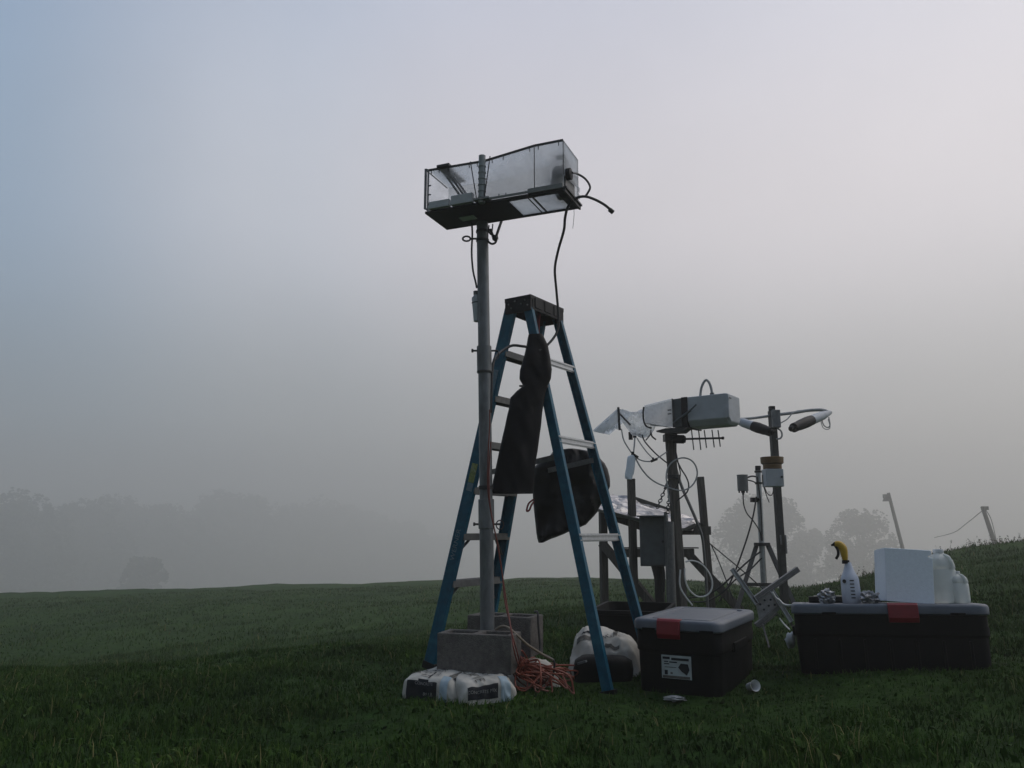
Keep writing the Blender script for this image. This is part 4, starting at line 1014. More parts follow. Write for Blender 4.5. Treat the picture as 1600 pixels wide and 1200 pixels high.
# crumpled wrapped inlet
rg = []
for i in range(26):
    t = i/25; x = 967+(1006-967)*t
    yt = np.interp(x, [967,975,985,990,1000,1006], [639,641,641,643,638,636]); yb = np.interp(x, [967,972,980,988,1000,1006], [653,664,676,681,679,668])
    ring = []
    for j in range(28):
        a = 2*math.pi*j/28; c_, s_ = math.cos(a), math.sin(a); qq = (abs(c_)**3+abs(s_)**3)**(-1/3)
        p = (at2(x,yt)*(.5+.5*s_*qq)+at2(x,yb)*(.5-.5*s_*qq))+G2*(D2*.42*(1+c_*qq*1.0))
        w_ = mnoise.noise(p*13)*.03+mnoise.noise(p*32)*.012
        ring.append(p+Vector((0,c_*.6,s_))*w_)
    rg.append(ring)
m = MB(); m.loft(rg, 0, False, False); m.build('plastic_wrap', M['wrap'], c2)
m = MB(); m.bar(at2(966,637,-.004), at2(967.5,657,-.004), .03,.02); m.bar(at2(966,638,.0), at2(966,638,D2), .02,.025); m.bar(at2(967,655), at2(968.5,672), .022,.02); m.bar(at2(968,646), at2(985,664), .02,.014); m.build('inlet_frame', M['dsteel'], c2)
m = MB(); m.prism([at2(965.5,638), at2(926.5,673), at2(928,674.5), at2(966.5,641)], G2*D2); m.build('rain_flap', M['wrap'], c2)
m = MB(); m.bar(at2(965.5,639,-.005), at2(927,673,-.005), .012,.008); m.bar(at2(947,660,-.006), at2(951,656,-.006), .02,.012); m.prism([at2(966,641,-.002), at2(927,674,-.002), at2(939,677,-.002), at2(955,668,-.002), at2(966,660,-.002)], G2*.004); m.build('flap_edge', M['duct'], c2)
rg = []
m = MB()
for i in range(13):
    t = i/12; rg.append([at2(940+27*t, 675-10*t+2.0*math.sin(i*2.1)+b*(3*math.sin(i*1.3)), .05+.2*b) for b in (0,.5,1)])
m.loft(rg, 0, True, False, False); rg = []
for i in range(13):
    t = i/12; rg.append([at2(942+25*t, (662-14*t)*(1-b)+(677-8*t+2*math.sin(i*1.9))*b, .1+.02*math.sin(i*2.3)) for b in (0,.5,1)])
m.loft(rg, 0, True, False, False); m.build('torn_wrap', M['wrap'], c2)
m = MB(); m.cyl(at2(985,675,.12), at2(985.5,687,.12), .021, n=10); m.cyl(at2(991.5,676,.16), at2(992,684,.16), .018, n=10); m.cyl(at2(999,678,.1), at2(1000,682,.1), .014, n=8); m.cyl(at2(967.5,660,.0), at2(968,672,.0), .012, n=8); m.build('bottle_neck', M['blk'], c2)
m = MB(); m.prism([at2(1025,673), at2(1040,669), at2(1076,668), at2(1066,676), at2(1045,677), at2(1026,675)], G2*.10); m.build('mount_bracket', M['dsteel'], c2)
m = MB(); m.cyl(at2(1053,661,-.02), at2(1079,641,-.04), .014, .012, n=10); m.cyl(at2(1077,642.5,-.04), at2(1088,632,-.04), .008, n=8); m.build('latch_rod', M['encl'], c2)
m = MB(); m.tube([at2(1094,620,.08), at2(1096,606,.08), at2(1100,597,.08), at2(1104,594,.08), at2(1108,598,.08), at2(1111,606,.08), at2(1113,618,.08)], .012, n=10); m.build('handle', M['gcable'], c2)
m = MB(); m.cyl(at2(1113,619,.08), at2(1112.5,614,.08), .02, n=10); m.build('handle_socket', M['encl'], c2)
m = MB(); m.box(at2(1141,622,.03), (.05,.004,.012), (G2, E2, UP)); m.build('badge', M['encl'], c2)

# yagi antenna
an = thing('yagi_antenna', 'small dark yagi antenna with five rods clamped to the collector post', 'antenna', tuple(P(1062,686,7.68)))
m = MB(); m.cyl(P(1052,686,7.70), P(1069,686.5,7.66), .042, n=16); m.cyl(P(1069,686.5,7.66), P(1071,686.5,7.66), .034, n=16); m.build('feed_housing', M['blk'], an, bevel=.006)
MB().cyl(P(1068,686,7.66), P(1129,684.5,7.5), .010, n=10).build('boom', M['dsteel'], an)
for x, y0, y1 in ((1082,671,703),(1093,671,703),(1102,672,700),(1114,671.5,699),(1123.5,672,698)):
    Yx = np.interp(x, [1069,1129], [7.66,7.5]); MB().cyl(P(x-1.6,y0,Yx), P(x+2,y1,Yx), .0058, n=8).build('element', M['dsteel'], an)
MB().cyl(P(1128,684.5,7.5), P(1131,684.5,7.49), .014, n=8).build('end_cap', M['blk'], an)

# white sample bag hanging
sb2 = thing('sample_pouch', 'flat white sample pouch hanging by a tube below the wrapped inlet', 'pouch', tuple(P(984,747,7.6)))
m = MB(); rg = []
for (y, xl, xr) in ((711,986,990),(713,981,993),(718,979.5,993),(730,978.5,992),(740,976.5,990.5),(744,976,988.5),(748,977,988),(749,980,987)):
    l_, r_ = P(xl,y,7.6), P(xr,y,7.6); c = (l_+r_)/2; rg.append([c+(r_-l_)*.5*math.cos(a)+Vector((0,1,0))*.022*math.sin(a) for a in np.linspace(0, 2*math.pi, 15)[:-1]])
m.loft(rg); m.build('pouch_body', M['foam'], sb2)
m = MB(); m.cyl(P(988,713,7.6), P(989,706,7.6), .014, n=8); m.cyl(P(988,709,7.59), P(997,715,7.59), .013, n=8); m.build('connector', M['blk'], sb2)
MB().tube([P(990,706,7.6), P(991,697,7.62), P(992,684,7.65)], .007).build('hanging_tube', M['gcable'], sb2)

def cable(name, label, lines, mt, cat='cable', loc=None, group=None):
    m = MB()
    for pts, Y, r in lines: m.tube([P(p[0], p[1], p[2] if len(p) > 2 else Y) for p in pts], r, n=6)
    p0 = lines[0][0][0]; return tag(m.build(name, M[mt], loc=tuple(P(p0[0], p0[1], lines[0][1]))), label, cat, group)
cable('grey_tube', 'thin grey tubes looping from the wrapped inlet to the wooden post', [
    ([(971,670),(974,686),(981,699),(989,710),(999,718),(1010,721),(1020,720),(1030,714),(1042,706)], 7.62, .0065),
    ([(995,684),(1002,695),(1012,708),(1021,717)], 7.64, .0055)], 'gcable', 'tube')
m = MB(); m.cyl(P(1017,721,7.62), P(1027,717,7.62), .012, n=8); m.cyl(P(1020,715,7.62), P(1021,720,7.62), .01, n=8); tag(m.build('tube_connector', M['blk'], loc=tuple(P(1021,719,7.62))), 'small black T connector joining the thin grey tubes', 'connector')
cable('black_wire', 'black wires sagging from under the collector to the post', [
    ([(1003,679),(1007,689),(1016,700),(1027,711),(1038,720),(1046,726)], 7.66, .007), ([(1017,672),(1016,679),(1009,688)], 7.66, .0065), ([(1017,676),(1019,682),(1025,687)], 7.66, .008)], 'cord', 'wire')
cable('white_cable', 'long pale cable hanging from the pouch and looping round the collector post', [
    ([(993,716),(1002,732),(1014,746),(1027,755),(1040,760),(1055,765),(1068,766),(1080,760),(1087,750),(1089.5,738),(1086,726),(1078,718),(1066,715.5),(1053,720),(1044,730),(1041,745),(1043,760),(1046,785)], 7.6, .0075)], 'gcable')
cable('black_cable', 'black cable loops hanging from the antenna down the collector post', [
    ([(1056,692),(1057,715),(1064,732),(1072,745),(1076,757),(1074,768),(1066,776),(1058,782)], 7.62, .007), ([(1055,700),(1060,725),(1063,740),(1060,755),(1054,765)], 7.66, .006)], 'cord')
cable('grey_conduit', 'bent grey conduit running down past the right post of the timber frame', [
    ([(1052,715),(1059,742),(1067,765),(1078,790),(1090,818),(1097,838),(1100,862),(1103,900),(1106,950)], 8.4, .016)], 'alu_d', 'conduit')
cable('white_cable', 'thick white cable loop hanging low on the right of the collector post', [
    ([(1071,878),(1080,876),(1092,879),(1103,888),(1111,902),(1113,915),(1109,926),(1100,932),(1090,932),(1080,925),(1073,914),(1070,900),(1070,888)], 7.6, .008),
    ([(1063,890),(1062,908),(1064,920),(1071,932),(1082,946)], 7.6, .008)], 'wcable')
cable('thin_wire', 'thin dark guy wires fanning from the right post towards the tripod foot', [
    ([(1105,845),(1111,851),(1134,870),(1165,896),(1192,920)], 8.5, .0065), ([(1111,851),(1120,870),(1132,900),(1145,935)], 8.5, .006)], 'cord', 'wire')
cable('black_cable', 'black cables sagging low between the timber frame and the tripod', [
    ([(1075,934),(1095,932),(1112,926),(1130,913),(1142,902),(1160,885),(1175,872),(1188,862)], 8.4, .009), ([(1075,940),(1100,940),(1120,932),(1135,920),(1150,905),(1172,890),(1190,872)], 8.4, .008)], 'cord')

# ------------------------------------------------------------------ tripod with rain gauge
TY = 8.9
tp = thing('tripod', 'dark steel tripod with a galvanised centre pipe behind the totes', 'tripod', (P(1191,940,TY).x, TY, g(P(1191,940,TY).x, TY)))
pt, pbm = P(1184.5,732,TY), P(1195,955,TY)
MB().cyl(pbm, pt, .030, n=18).build('centre_pipe', M['galv_l'], tp)
MB().cyl(P(1184.5,735,TY), P(1184.2,728,TY), .031, n=14).build('pipe_cap', M['blk'], tp)
for y in (737, 755): MB().lathe([(.03,-.012),(.042,-.01),(.042,.01),(.03,.012)], P(np.interp(y,[732,955],[1184.5,1195]),y,TY), n=12).build('pipe_clamp', M['dsteel'], tp)
MB().bar(P(1179,850.5,TY-.03), P(1202,850.5,TY-.03), .06, .035).build('hub_plate', M['dsteel'], tp)
for x0, x1, Y1, yb in ((1182,1151,TY-.35,955), (1200,1243,TY-.25,955), (1191,1197,TY+.8,950)):
    a0 = P(x0,852,TY); a1 = P(x1,yb,Y1); a1.z = g(a1.x, a1.y); MB().bar(a0, a1, .045, .03, Vector((1,0,0))).build('leg', M['dsteel'], tp)
MB().bar(P(1167,913,TY-.2), P(1226,914,TY-.15), .03, .035).build('strut', M['dsteel'], tp)
rgx = thing('rain_gauge', 'grey cylindrical rain gauge on an arm of the tripod pipe', 'rain gauge', tuple(P(1161,770,TY)))
ug = mpp(755, TY); b0 = P(1161,767,TY)
MB().lathe([(8*ug,0),(8.2*ug,.01),(8.2*ug,23*ug),(8.5*ug,24*ug),(8.5*ug,25*ug),(7.6*ug,25*ug),(7.2*ug,22*ug)], b0, n=24).build('gauge_body', mat('gauge_grey', (.22,.225,.225), .6, .1, .12, 30), rgx)
m = MB(); m.cyl(b0, b0-UP*3*ug, 3*ug, n=12); m.cyl(b0-UP*3*ug, b0-UP*6*ug, 1.8*ug, n=10)
for a in (-6, 6): m.cyl(b0+Vector((a*ug,0,0)), b0+Vector((a*ug,0,-3*ug)), 1.3*ug, n=8)
m.build('gauge_base', M['dsteel'], rgx)
m = MB(); m.tube([P(1168,746,TY), P(1175,744,TY), P(1183,745,TY)], .009); m.tube([P(1168,750,TY), P(1176,752,TY), P(1184,756,TY)], .007); m.build('arm', M['dsteel'], rgx)
cable('black_cable', 'black cable running from the rain gauge down the tripod pipe', [
    ([(1161,773),(1162,788),(1167,802),(1177,814),(1187,830),(1190,845)], TY-.03, .007), ([(1183,745),(1188,780),(1190,815),(1191,845)], TY-.05, .008),
    ([(1182,776),(1177,805),(1169,835),(1160,862),(1152,884),(1140,912),(1124,940)], TY-.1, .009)], 'cord')
m = MB(); m.box(P(1178,781,TY-.03), (.07,.05,.05)); m.cyl(P(1174,782,TY-.03), P(1186,780,TY-.03), .016, n=8); tag(m.build('cable_clamp', M['blk'], loc=tuple(P(1178,781,TY-.03))), 'black clamp holding cables on the tripod pipe', 'clamp')

# ------------------------------------------------------------------ visibility sensor on its mast
VY = 8.45
vm = thing('sensor_mast', 'dark square steel mast carrying the two armed visibility sensor', 'mast', (P(1226,935,VY).x, VY, g(P(1226,935,VY).x, VY)))
p0 = P(1206,642,VY); p1 = P(1227,955,VY); p1.z = g(p1.x, p1.y)-.02
MB().bar(p1, p0, .066, .066, Vector((1,.2,0))).build('mast_tube', M['dsteel'], vm, bevel=.005)
MB().box(P(1206,640,VY)+UP*.01, (.055,.055,.05)).build('mast_cap', M['blk'], vm)
m = MB(); m.bar(P(1219.5,836,VY-.06), P(1221,851,VY-.06), .02,.012); m.bar(P(1227,836,VY-.05), P(1229,865,VY-.05), .02,.012); m.build('tie_plate', M['galv'], vm)
vs_ = thing('visibility_sensor', 'grey two armed fog visibility sensor with black tipped heads facing each other', 'sensor', tuple(P(1208,655,VY)))
MB().box(P(1211,655,VY-.03), (.085,.11,.19)).build('sensor_body', M['galv'], vs_, bevel=.006)
m = MB(); m.tube([P(1150,655,VY), P(1175,653.5,VY), P(1202,650,VY)], .014, n=10); m.tube([P(1214,648,VY), P(1240,645,VY), P(1262,641.5,VY), P(1280,640.5,VY-.03), P(1290,642,VY-.06), P(1298,646,VY-.1)], .017, n=10); m.build('arm', M['gcable'], vs_)
def head(a, b, nm='head'):
    a, b = Vector(a), Vector(b); d = (b-a); Lh = d.length
    h_ = MB().lathe([(.012,0),(.022,.01),(.046,Lh*.22),(.05,Lh*.5)], a, d, 18).build(nm, M['hood'], vs_)
    MB().lathe([(.052,Lh*.5),(.056,Lh*.62),(.052,Lh*.80),(.048,Lh*.84),(.048,Lh*.94),(.026,Lh*.95),(.03,Lh*1.0),(.02,Lh*1.02)], a, d, 18).build('head_hood', M['blk'], h_)
head(P(1298,644,VY-.1), P(1236,670,VY-.55)); head(P(1148,656,VY), P(1207,676,VY-.35))
m = MB(); m.tube([P(1284,656,VY-.15), P(1287,664,VY-.15), P(1293,668,VY-.15), P(1297,664,VY-.15), P(1295,652,VY-.12)], .006); m.tube([P(1282,656,VY-.2), P(1286,668,VY-.2), P(1293,671,VY-.2), P(1297,667,VY-.2), P(1294,655,VY-.15)], .004)
m.tube([P(1218,662,VY-.05), P(1230,655,VY-.05), P(1238,646,VY-.03), P(1246,642,VY), P(1256,641,VY)], .006); m.tube([P(1214,669,VY-.06), P(1220,673,VY-.06), P(1222,680,VY-.06), P(1219,685,VY-.06), P(1213,686,VY-.06)], .009); m.build('cable', M['gcable'], vs_)
bx = thing('junction_box', 'pale grey box with an amber flared cap mounted on the sensor mast', 'junction box', tuple(P(1208,760,VY-.12)))
ub = mpp(745, VY); cb = P(1207.5,747,VY-.14)
MB().box(cb, (27*ub, .15, 27*ub)).build('box_body', M['hood'], bx, bevel=.008)
bw = P(1207,733,VY-.12)
MB().lathe([(14*ub,0),(14*ub,7*ub),(17*ub,9*ub),(17.5*ub,18*ub),(16.5*ub,18.5*ub),(15.5*ub,16*ub)], bw, n=28).build('flared_cap', M['amber'], bx)
m = MB(); m.cyl(cb+Vector((10*ub,-.076,1*ub)), cb+Vector((10*ub,-.084,1*ub)), .012, n=8); m.build('latch', M['dsteel'], bx)
m = MB(); m.tube([P(1194,760,VY-.1), P(1199,771,VY-.1), P(1205,774,VY-.1), P(1208,768,VY-.1), P(1208,758,VY-.1)], .005); m.tube([P(1191,742,VY-.1), P(1192,755,VY-.1), P(1198,775,VY-.1), P(1202,785,VY-.1)], .005); m.build('cable', M['cord'], bx)

# ------------------------------------------------------------------ metal bracket leaning between the totes
BY = 6.3
br = thing('metal_bracket', 'bare metal cross bracket with slotted arms leaning between the two totes', 'bracket', tuple(P(1200,985,BY)))
def angle(p0, p1, w, side, mt, nm='arm', fl=None):
    p0, p1 = Vector(p0), Vector(p1); a = (p1-p0).normalized(); s_ = Vector(side); s_ = (s_-a*s_.dot(a)).normalized(); n_ = a.cross(s_)
    m = MB(); h = w/2; sec = [(-h,0),(h,0),(h,.03),(h-.004,.03),(h-.004,.004),(-h+.004,.004),(-h+.004,.03),(-h,.03)]
    m.prism([p0+s_*x+n_*y for x, y in sec], p1-p0); return m.build(nm, M[mt], br)
angle(P(1143,889,BY), P(1182,944,BY-.05), .032, (1,0,.6), 'galv_l')
angle(P(1205,923,BY-.03), P(1236,972,BY-.1), .03, (1,0,.6), 'galv_l')
m = MB(); m.bar(P(1178,937,BY-.04), P(1247,889,BY-.02), .034, .04); m.bar(P(1180,939.5,BY-.06), P(1248,892,BY-.04), .012, .01); m.build('arm', M['alu_d'], br)
m = MB(); m.bar(P(1181,977,BY-.08), P(1216,949,BY-.06), .03, .03); m.bar(P(1186,981,BY-.08), P(1214,958,BY-.06), .012, .012); m.build('arm', M['alu_d'], br)
pq = [P(1180,938,BY-.05), P(1207,921,BY-.05), P(1220,947,BY-.07), P(1187,972,BY-.07)]
m = MB(); m.prism(pq, Vector((0,.008,0))); pl_ = m.build('plate', M['bracket'], br)
m = MB()
for a, b in ((.2,.3),(.45,.25),(.72,.4),(.3,.62),(.55,.6),(.8,.75)):
    p = pq[0]*(1-a)*(1-b)+pq[1]*a*(1-b)+pq[2]*a*b+pq[3]*(1-a)*b; m.cyl(p+Vector((0,-.004,0)), p+Vector((0,.002,0)), .008, n=10)
m.build('bolt_holes', M['ink'], pl_)
m = MB(); m.tube([P(1207,925,BY-.12), P(1212,934,BY-.12), P(1218,938,BY-.12), P(1224,944,BY-.13), P(1232,946,BY-.15), P(1240,945,BY-.2)], .008); m.tube([P(1218,966,BY-.1), P(1225,975,BY-.15), P(1234,984,BY-.3)], .005)
tag(m.build('white_cable', M['wcable'], loc=tuple(P(1220,938,BY-.12))), 'short white cable snagged on the metal bracket beside the long tote', 'cable')
# legs so that the bracket stands on the ground
g1 = P(1190,970,BY-.07); g2 = Vector((g1.x-.03, BY-.35, g(g1.x-.03, BY-.35))); MB().bar(g1, g2, .012, .012).build('leg', M['dsteel'], br)
g1 = P(1236,972,BY-.1); g2 = Vector((g1.x+.05, g1.y, g(g1.x+.05, g1.y))); MB().bar(g1, g2, .012, .012).build('leg', M['dsteel'], br)

# ------------------------------------------------------------------ poles on the ridge
def far_pole(x0, y0, x1, y1, Y, r, label):
    a, b = P(x0,y0,Y), P(x1,y1,Y); b = b+(b-a)*.5
    root = thing('utility_pole', label, 'utility pole', tuple(b), 'poles on the ridge')
    MB().cyl(b, a, r*1.15, r*.9, n=10).build('pole_shaft', M['polewood'], root); return root
pA = far_pole(1388, 770, 1409, 852, 95, .2, 'leaning grey pole with a lamp head on its left side, nearer the misty trees')
c = P(1384.5,777,95); m = MB(); m.box(c+UP*.12, (.55,.5,.45)); m.lathe([(.44,-.46),(.32,-.2),(.22,.2)], c, n=10); m.build('lamp_head', M['polewood'], pA)
pB = far_pole(1535, 792, 1554, 848, 72, .19, 'leaning grey pole with trailing wires near the right edge of the ridge')
m = MB(); m.box(P(1537,794,72)+Vector((.1,0,0)), (.55,.26,.32)); m.build('pole_top_fitting', M['polewood'], pB)
cable('guy_wire', 'sagging wire running left from the right ridge pole into the mist', [([(1535,798,72),(1510,818,75),(1490,832,80),(1460,840,95)], 72, .032)], 'polewood', 'wire')
cable('guy_wire', 'short wire hanging down the right side of the right ridge pole', [([(1540,796),(1548,810),(1554,832),(1557,848)], 72, .03)], 'polewood', 'wire')

# ------------------------------------------------------------------ trees
def leaf_cloud(m_v, m_f, c, rad, n, size, rnd):
    for _ in range(n):
        while True:
            d = Vector((rnd.uniform(-1,1), rnd.uniform(-1,1), rnd.uniform(-1,1)))
            if .05 < d.length < 1: break
        d = d*(d.length**-.35 if d.length > .2 else 1)
        p = Vector(c)+Vector((d.x*rad[0], d.y*rad[1], d.z*rad[2]))
        a = Vector((rnd.gauss(0,1), rnd.gauss(0,1), rnd.gauss(0,1))).normalized(); _, u, v = ortho(a)
        s = size*rnd.uniform(.5,1.3); b = len(m_v)
        m_v += [p+u*s, p+v*s*.7, p-u*s*.9, p-v*s*.6]; m_f.append((b,b+1,b+2,b+3))
def tree(px, top_py, Y, wpx, label, seed, clumps=26, leaves=170, lsize=.11, base_drop=0, name='misty_tree', single=None, group='misty trees beyond the field'):
    rnd = random.Random(seed); u = mpp(top_py, Y); top = P(px, top_py, Y); gx = g(top.x, Y)
    H = top.z-gx; W_ = wpx*u/2; v, f = [], []
    mt_ = MB(); base = Vector((top.x, Y, gx-.1))
    mt_.tube([base, base+Vector((.1*W_,0,H*.25)), base+Vector((-.05*W_,.1,H*.5)), base+Vector((0,0,H*.8))], lambda t: max(.02, H*.03*(1-t*.85)), n=8)
    for k in range(clumps):
        a = rnd.uniform(0, 2*math.pi); hgt = rnd.uniform(.02, .93); rr = math.sqrt(rnd.uniform(.05,1))*W_*(1-.55*max(0, hgt-.45)/.55)
        c = base+Vector((math.cos(a)*rr*.85, math.sin(a)*rr*.6, hgt*H)); s = W_*(rnd.uniform(.2,.36) if single is None else rnd.uniform(.22,.42))
        leaf_cloud(v, f, c, (s, s, s*.8), leaves, lsize, rnd)
        mt_.tube([base+Vector((0,0,H*hgt*.45)), (base+Vector((0,0,H*hgt*.6))+c)/2, c], lambda t: max(.008, H*.011*(1-t*.8)), n=5, res=3)
    for k in range(18):   # sprigs standing out of the crown
        a = rnd.uniform(0, math.pi); c = base+Vector((math.cos(a)*W_*.9, 0, H*(.45+.52*math.sin(a))))
        leaf_cloud(v, f, c, (W_*.09, W_*.09, W_*.14), 28, lsize*.8, rnd)
    if single is not None: single[0] += [(v, f)]; return
    root = thing(name, label, 'tree', tuple(base), group)
    mt_.build('trunk', M['bark'], root)
    mm = MB(); mm.add(v, f); mm.build('crown', M['leaf'], root, recalc=False)
tree(1188, 776, 280, 168, 'round crowned tree fading into the fog behind the tripod', 21, clumps=64, leaves=210, lsize=.66)
tree(1342, 798, 255, 118, 'lower ragged tree in the fog behind the foam box', 33, clumps=50, leaves=170, lsize=.55)
tree(1262, 824, 300, 78, 'small faint tree filling the gap between the two misty trees', 35, clumps=36, leaves=170, lsize=.6)
tree(228, 872, 310, 74, 'small faint bush in the fog beyond the left field crest, in front of the wood', 41, clumps=30, leaves=90, lsize=.9, name='field_bush')
wl = [[]]
wr_ = random.Random(99)
for i, (x, y, w) in enumerate(((-120,780,200),(-20,792,150),(60,788,130),(130,786,140),(200,797,120),(260,790,130),(330,796,110),(405,783,150),(470,790,130),(530,795,120),(590,806,110),(640,815,80),(690,838,70),(20,768,170),(180,776,160),(360,774,170),(500,784,150),(30,810,150),(150,812,150),(290,812,150),(420,812,140),(520,815,130),(600,830,100))):
    tree(x, y, 350+max(0, x)*.52+wr_.uniform(-20,25), w, '', 200+i, clumps=46, leaves=170, lsize=1.0+max(0,x)*.0017, single=wl)
v, f = [], []
for a, b in wl[0]:
    o_ = len(v); v += a; f += [tuple(i+o_ for i in q_) for q_ in b]
mm = MB(); mm.add(v, f); tag(mm.build('distant_wood', M['leaf'], recalc=False), 'fog veiled wood beyond the left side of the field', 'wood', kind='stuff')
# ridge weeds
rw = random.Random(12); v, f = [], []
for i in range(110):
    px = rw.choice([rw.uniform(1440,1600), rw.uniform(1500,1600), rw.uniform(1300,1440)]); Y = rw.uniform(14.5,17); p = P(px, 850, Y); x = p.x; z = g(x, Y)
    h = rw.uniform(.05,.16) if rw.random() < .85 else rw.uniform(.14,.24); lean_ = rw.gauss(0,.25)
    b = len(v); v += [Vector((x-.005,Y,z)), Vector((x+.005,Y,z)), Vector((x+lean_*h,Y+rw.gauss(0,.1)*h,z+h))]; f.append((b,b+1,b+2))
    for k in range(rw.randint(1,4)):
        t = rw.uniform(.4,1); c = Vector((x+lean_*h*t,Y,z+h*t)); leaf_cloud(v, f, c, (.02,.02,.02), 3, .012, rw)
mm = MB(); mm.add(v, f); tag(mm.build('ridge_weeds', M['weed'], recalc=False), 'dry weeds along the crest of the right hill', 'weeds', kind='stuff')

# ------------------------------------------------------------------ grass
def foot(poly_c, ex_, w, d):
    return (poly_c[0], poly_c[1], ex_.x, ex_.y, w/2, d/2)
FOOT = [foot(c1_, e1x, w1-.1, .72), foot(c2_, e2x, w2-.1, .46), (P(992,962,5.95).x, 5.98, .93, -.28, .24, .33), (P(944,1075,5.2).x, 5.25, .95, -.2, .2, .3),
        (P(673,1090,4.42).x+.105, 4.70, math.cos(R(-24)), math.sin(R(-24)), .15, .24), (P(760,1090,4.36).x-.105, 4.64, math.cos(R(24)), math.sin(R(24)), .15, .24),
        (P(828,1045,5.0).x, 5.02, 1, 0, .12, .12), (P(775,1000,4.85).x, 4.95, 1, 0, .22, .16)]
def grass(n, y0, y1, hmin, hmax, wid, seed):
    r = np.random.default_rng(seed)
    # uniform over the visible ground wedge
    y = np.sqrt(r.uniform(y0*y0, y1*y1, n)); x = y*r.uniform(-.74, .82, n)
    # clumping
    cl = .5+.5*np.sin(x*3.1+2*np.sin(y*2.3))*np.sin(y*3.7+1.6*np.sin(x*1.9+1))
    cl2 = .5+.5*np.sin(x*9.3+y*3+2*np.sin(y*7.1))*np.sin(y*10.7+1.9*np.sin(x*6.9))
    keep = r.uniform(0,1,n) < .22+.6*cl*cl+.35*cl2
    for (cx, cy, ux, uy, hw, hd) in FOOT:
        dx, dy = x-cx, y-cy; a = dx*ux+dy*uy; b = -dx*uy+dy*ux
        keep &= ~((abs(a) < hw) & (abs(b) < hd))
    x, y, cl, cl2 = x[keep], y[keep], cl[keep], cl2[keep]; n = len(x)
    z = gz(x, y)-.005
    h = r.uniform(hmin, hmax, n)*(.55+.6*cl+.35*cl2); tall = r.uniform(0,1,n) < .010; h[tall] *= (1.7 if wid < .008 else .8)
    gear = np.exp(-(((x-1.1)/2.0)**4+((y-4.75)/.95)**4)); h *= 1-.42*gear
    # the grass is trodden short around the equipment
    w = wid*r.uniform(.6,1.5,n); th_ = r.uniform(0, 2*np.pi, n); ln = np.abs(r.normal(.55,.4,n)); la = r.uniform(0, 2*np.pi, n)
    ux, uy = np.cos(th_)*w, np.sin(th_)*w; lx, ly = np.cos(la)*ln*h, np.sin(la)*ln*h
    V = np.zeros((n,5,3), np.float32)
    V[:,0] = np.stack([x-ux,y-uy,z],1); V[:,1] = np.stack([x+ux,y+uy,z],1)
    V[:,2] = np.stack([x+ux*.75+lx*.35,y+uy*.75+ly*.35,z+h*.6],1); V[:,3] = np.stack([x-ux*.75+lx*.35,y-uy*.75+ly*.35,z+h*.6],1)
    V[:,4] = np.stack([x+lx,y+ly,z+h*np.clip(1.05-.35*ln,.45,1)],1)
    base = (np.arange(n)*5)[:,None]
    loops = np.concatenate([base+np.array([[0,1,2,3]]), base+np.array([[3,2,4]])],1).reshape(-1)
    starts = np.stack([np.arange(n)*7, np.arange(n)*7+4],1).reshape(-1); tot = np.tile([4,3], n)
    rnd = np.repeat(np.where(tall, .97, r.uniform(0,.93,n)*.7+.3*cl*.93), 2).astype(np.float32)
    return V.reshape(-1,3), loops, starts, tot, rnd
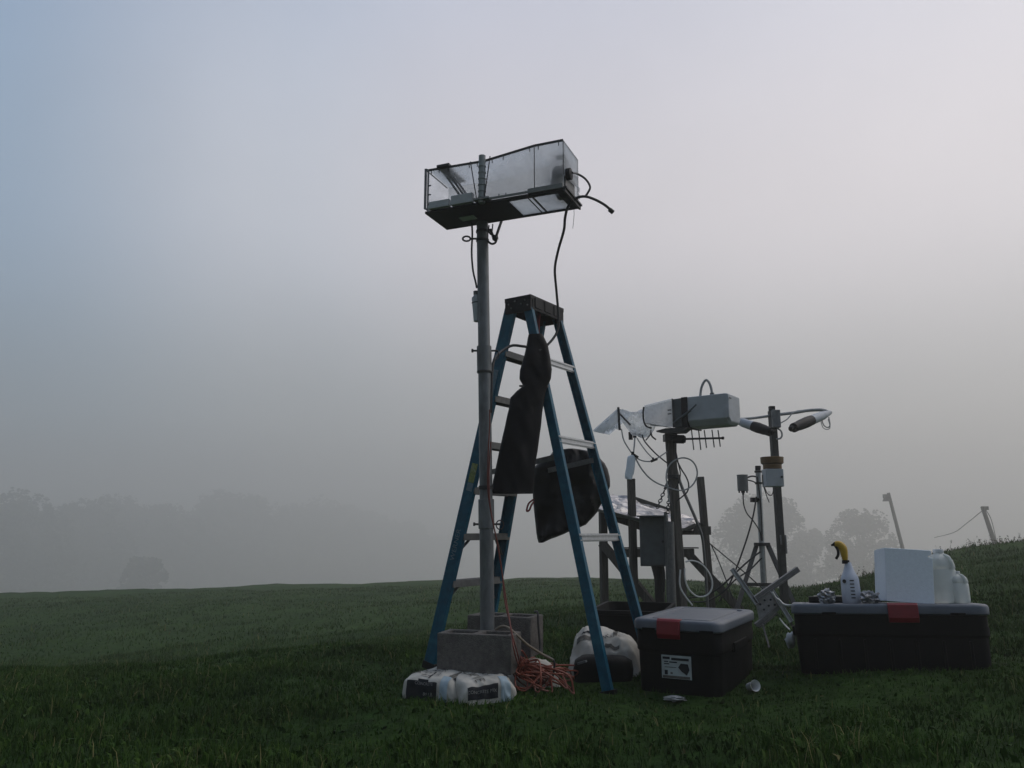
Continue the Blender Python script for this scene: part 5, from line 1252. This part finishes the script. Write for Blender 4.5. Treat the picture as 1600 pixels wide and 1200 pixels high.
def grass_mat():
    m = bpy.data.materials.new('grass_blades'); m.use_nodes = True
    t = m.node_tree; n = t.nodes; l = t.links; b = n['Principled BSDF']
    at_ = n.new('ShaderNodeAttribute'); at_.attribute_name = 'tone'
    rp = n.new('ShaderNodeValToRGB'); l.new(at_.outputs['Fac'], rp.inputs[0]); c = rp.color_ramp
    c.elements[0].position = 0; c.elements[0].color = (.013,.039,.004,1)
    c.elements[1].position = 1; c.elements[1].color = (.24,.22,.11,1)
    e_ = c.elements.new(.45); e_.color = (.028,.072,.008,1)
    e_ = c.elements.new(.8); e_.color = (.054,.106,.018,1)
    e_ = c.elements.new(.93); e_.color = (.10,.12,.04,1)
    tcx = n.new('ShaderNodeTexCoord'); nz = n.new('ShaderNodeTexNoise'); nz.inputs['Scale'].default_value = 1.1; nz.inputs['Detail'].default_value = 5; nz.inputs['Roughness'].default_value = .7
    l.new(tcx.outputs['Object'], nz.inputs['Vector']); r2 = n.new('ShaderNodeValToRGB'); l.new(nz.outputs['Fac'], r2.inputs[0])
    r2.color_ramp.elements[0].position = .34; r2.color_ramp.elements[0].color = (.5,.52,.45,1); r2.color_ramp.elements[1].position = .68; r2.color_ramp.elements[1].color = (1.35,1.25,1.1,1)
    mx = n.new('ShaderNodeMix'); mx.data_type = 'RGBA'; mx.blend_type = 'MULTIPLY'; mx.inputs[0].default_value = 1
    l.new(rp.outputs[0], mx.inputs[6]); l.new(r2.outputs[0], mx.inputs[7])
    l.new(mx.outputs[2], b.inputs['Base Color']); b.inputs['Roughness'].default_value = .75; b.inputs['Specular IOR Level'].default_value = .12
    return m
parts = [grass(190000, 2.3, 7.0, .025, .062, .0019, 1), grass(120000, 7.0, 13.0, .03, .07, .0032, 2), grass(90000, 13.0, 30.0, .03, .075, .0075, 3), grass(34000, 2.3, 8.0, .02, .05, .0095, 4)]
vo = 0; lo = 0; Vs, Ls, Ss, Ts, Rs = [], [], [], [], []
for V, L_, st_, tt, rn_ in parts:
    Vs.append(V); Ls.append(L_+vo); Ss.append(st_+lo); Ts.append(tt); Rs.append(rn_); vo += len(V); lo += len(L_)
V = np.concatenate(Vs); Lp = np.concatenate(Ls); St = np.concatenate(Ss); Tt = np.concatenate(Ts); Rn = np.concatenate(Rs)
gm = bpy.data.meshes.new('grass'); gm.vertices.add(len(V)); gm.vertices.foreach_set('co', V.ravel())
gm.loops.add(len(Lp)); gm.loops.foreach_set('vertex_index', Lp.astype(np.int32))
gm.polygons.add(len(St)); gm.polygons.foreach_set('loop_start', St.astype(np.int32))
gm.update(calc_edges=True); gm.validate()
at_ = gm.attributes.new('tone', 'FLOAT', 'FACE'); at_.data.foreach_set('value', Rn)
go = bpy.data.objects.new('grass', gm); COL.objects.link(go); gm.materials.append(grass_mat())
tag(go, 'dark green rough meadow grass covering the slope', 'grass', kind='stuff')
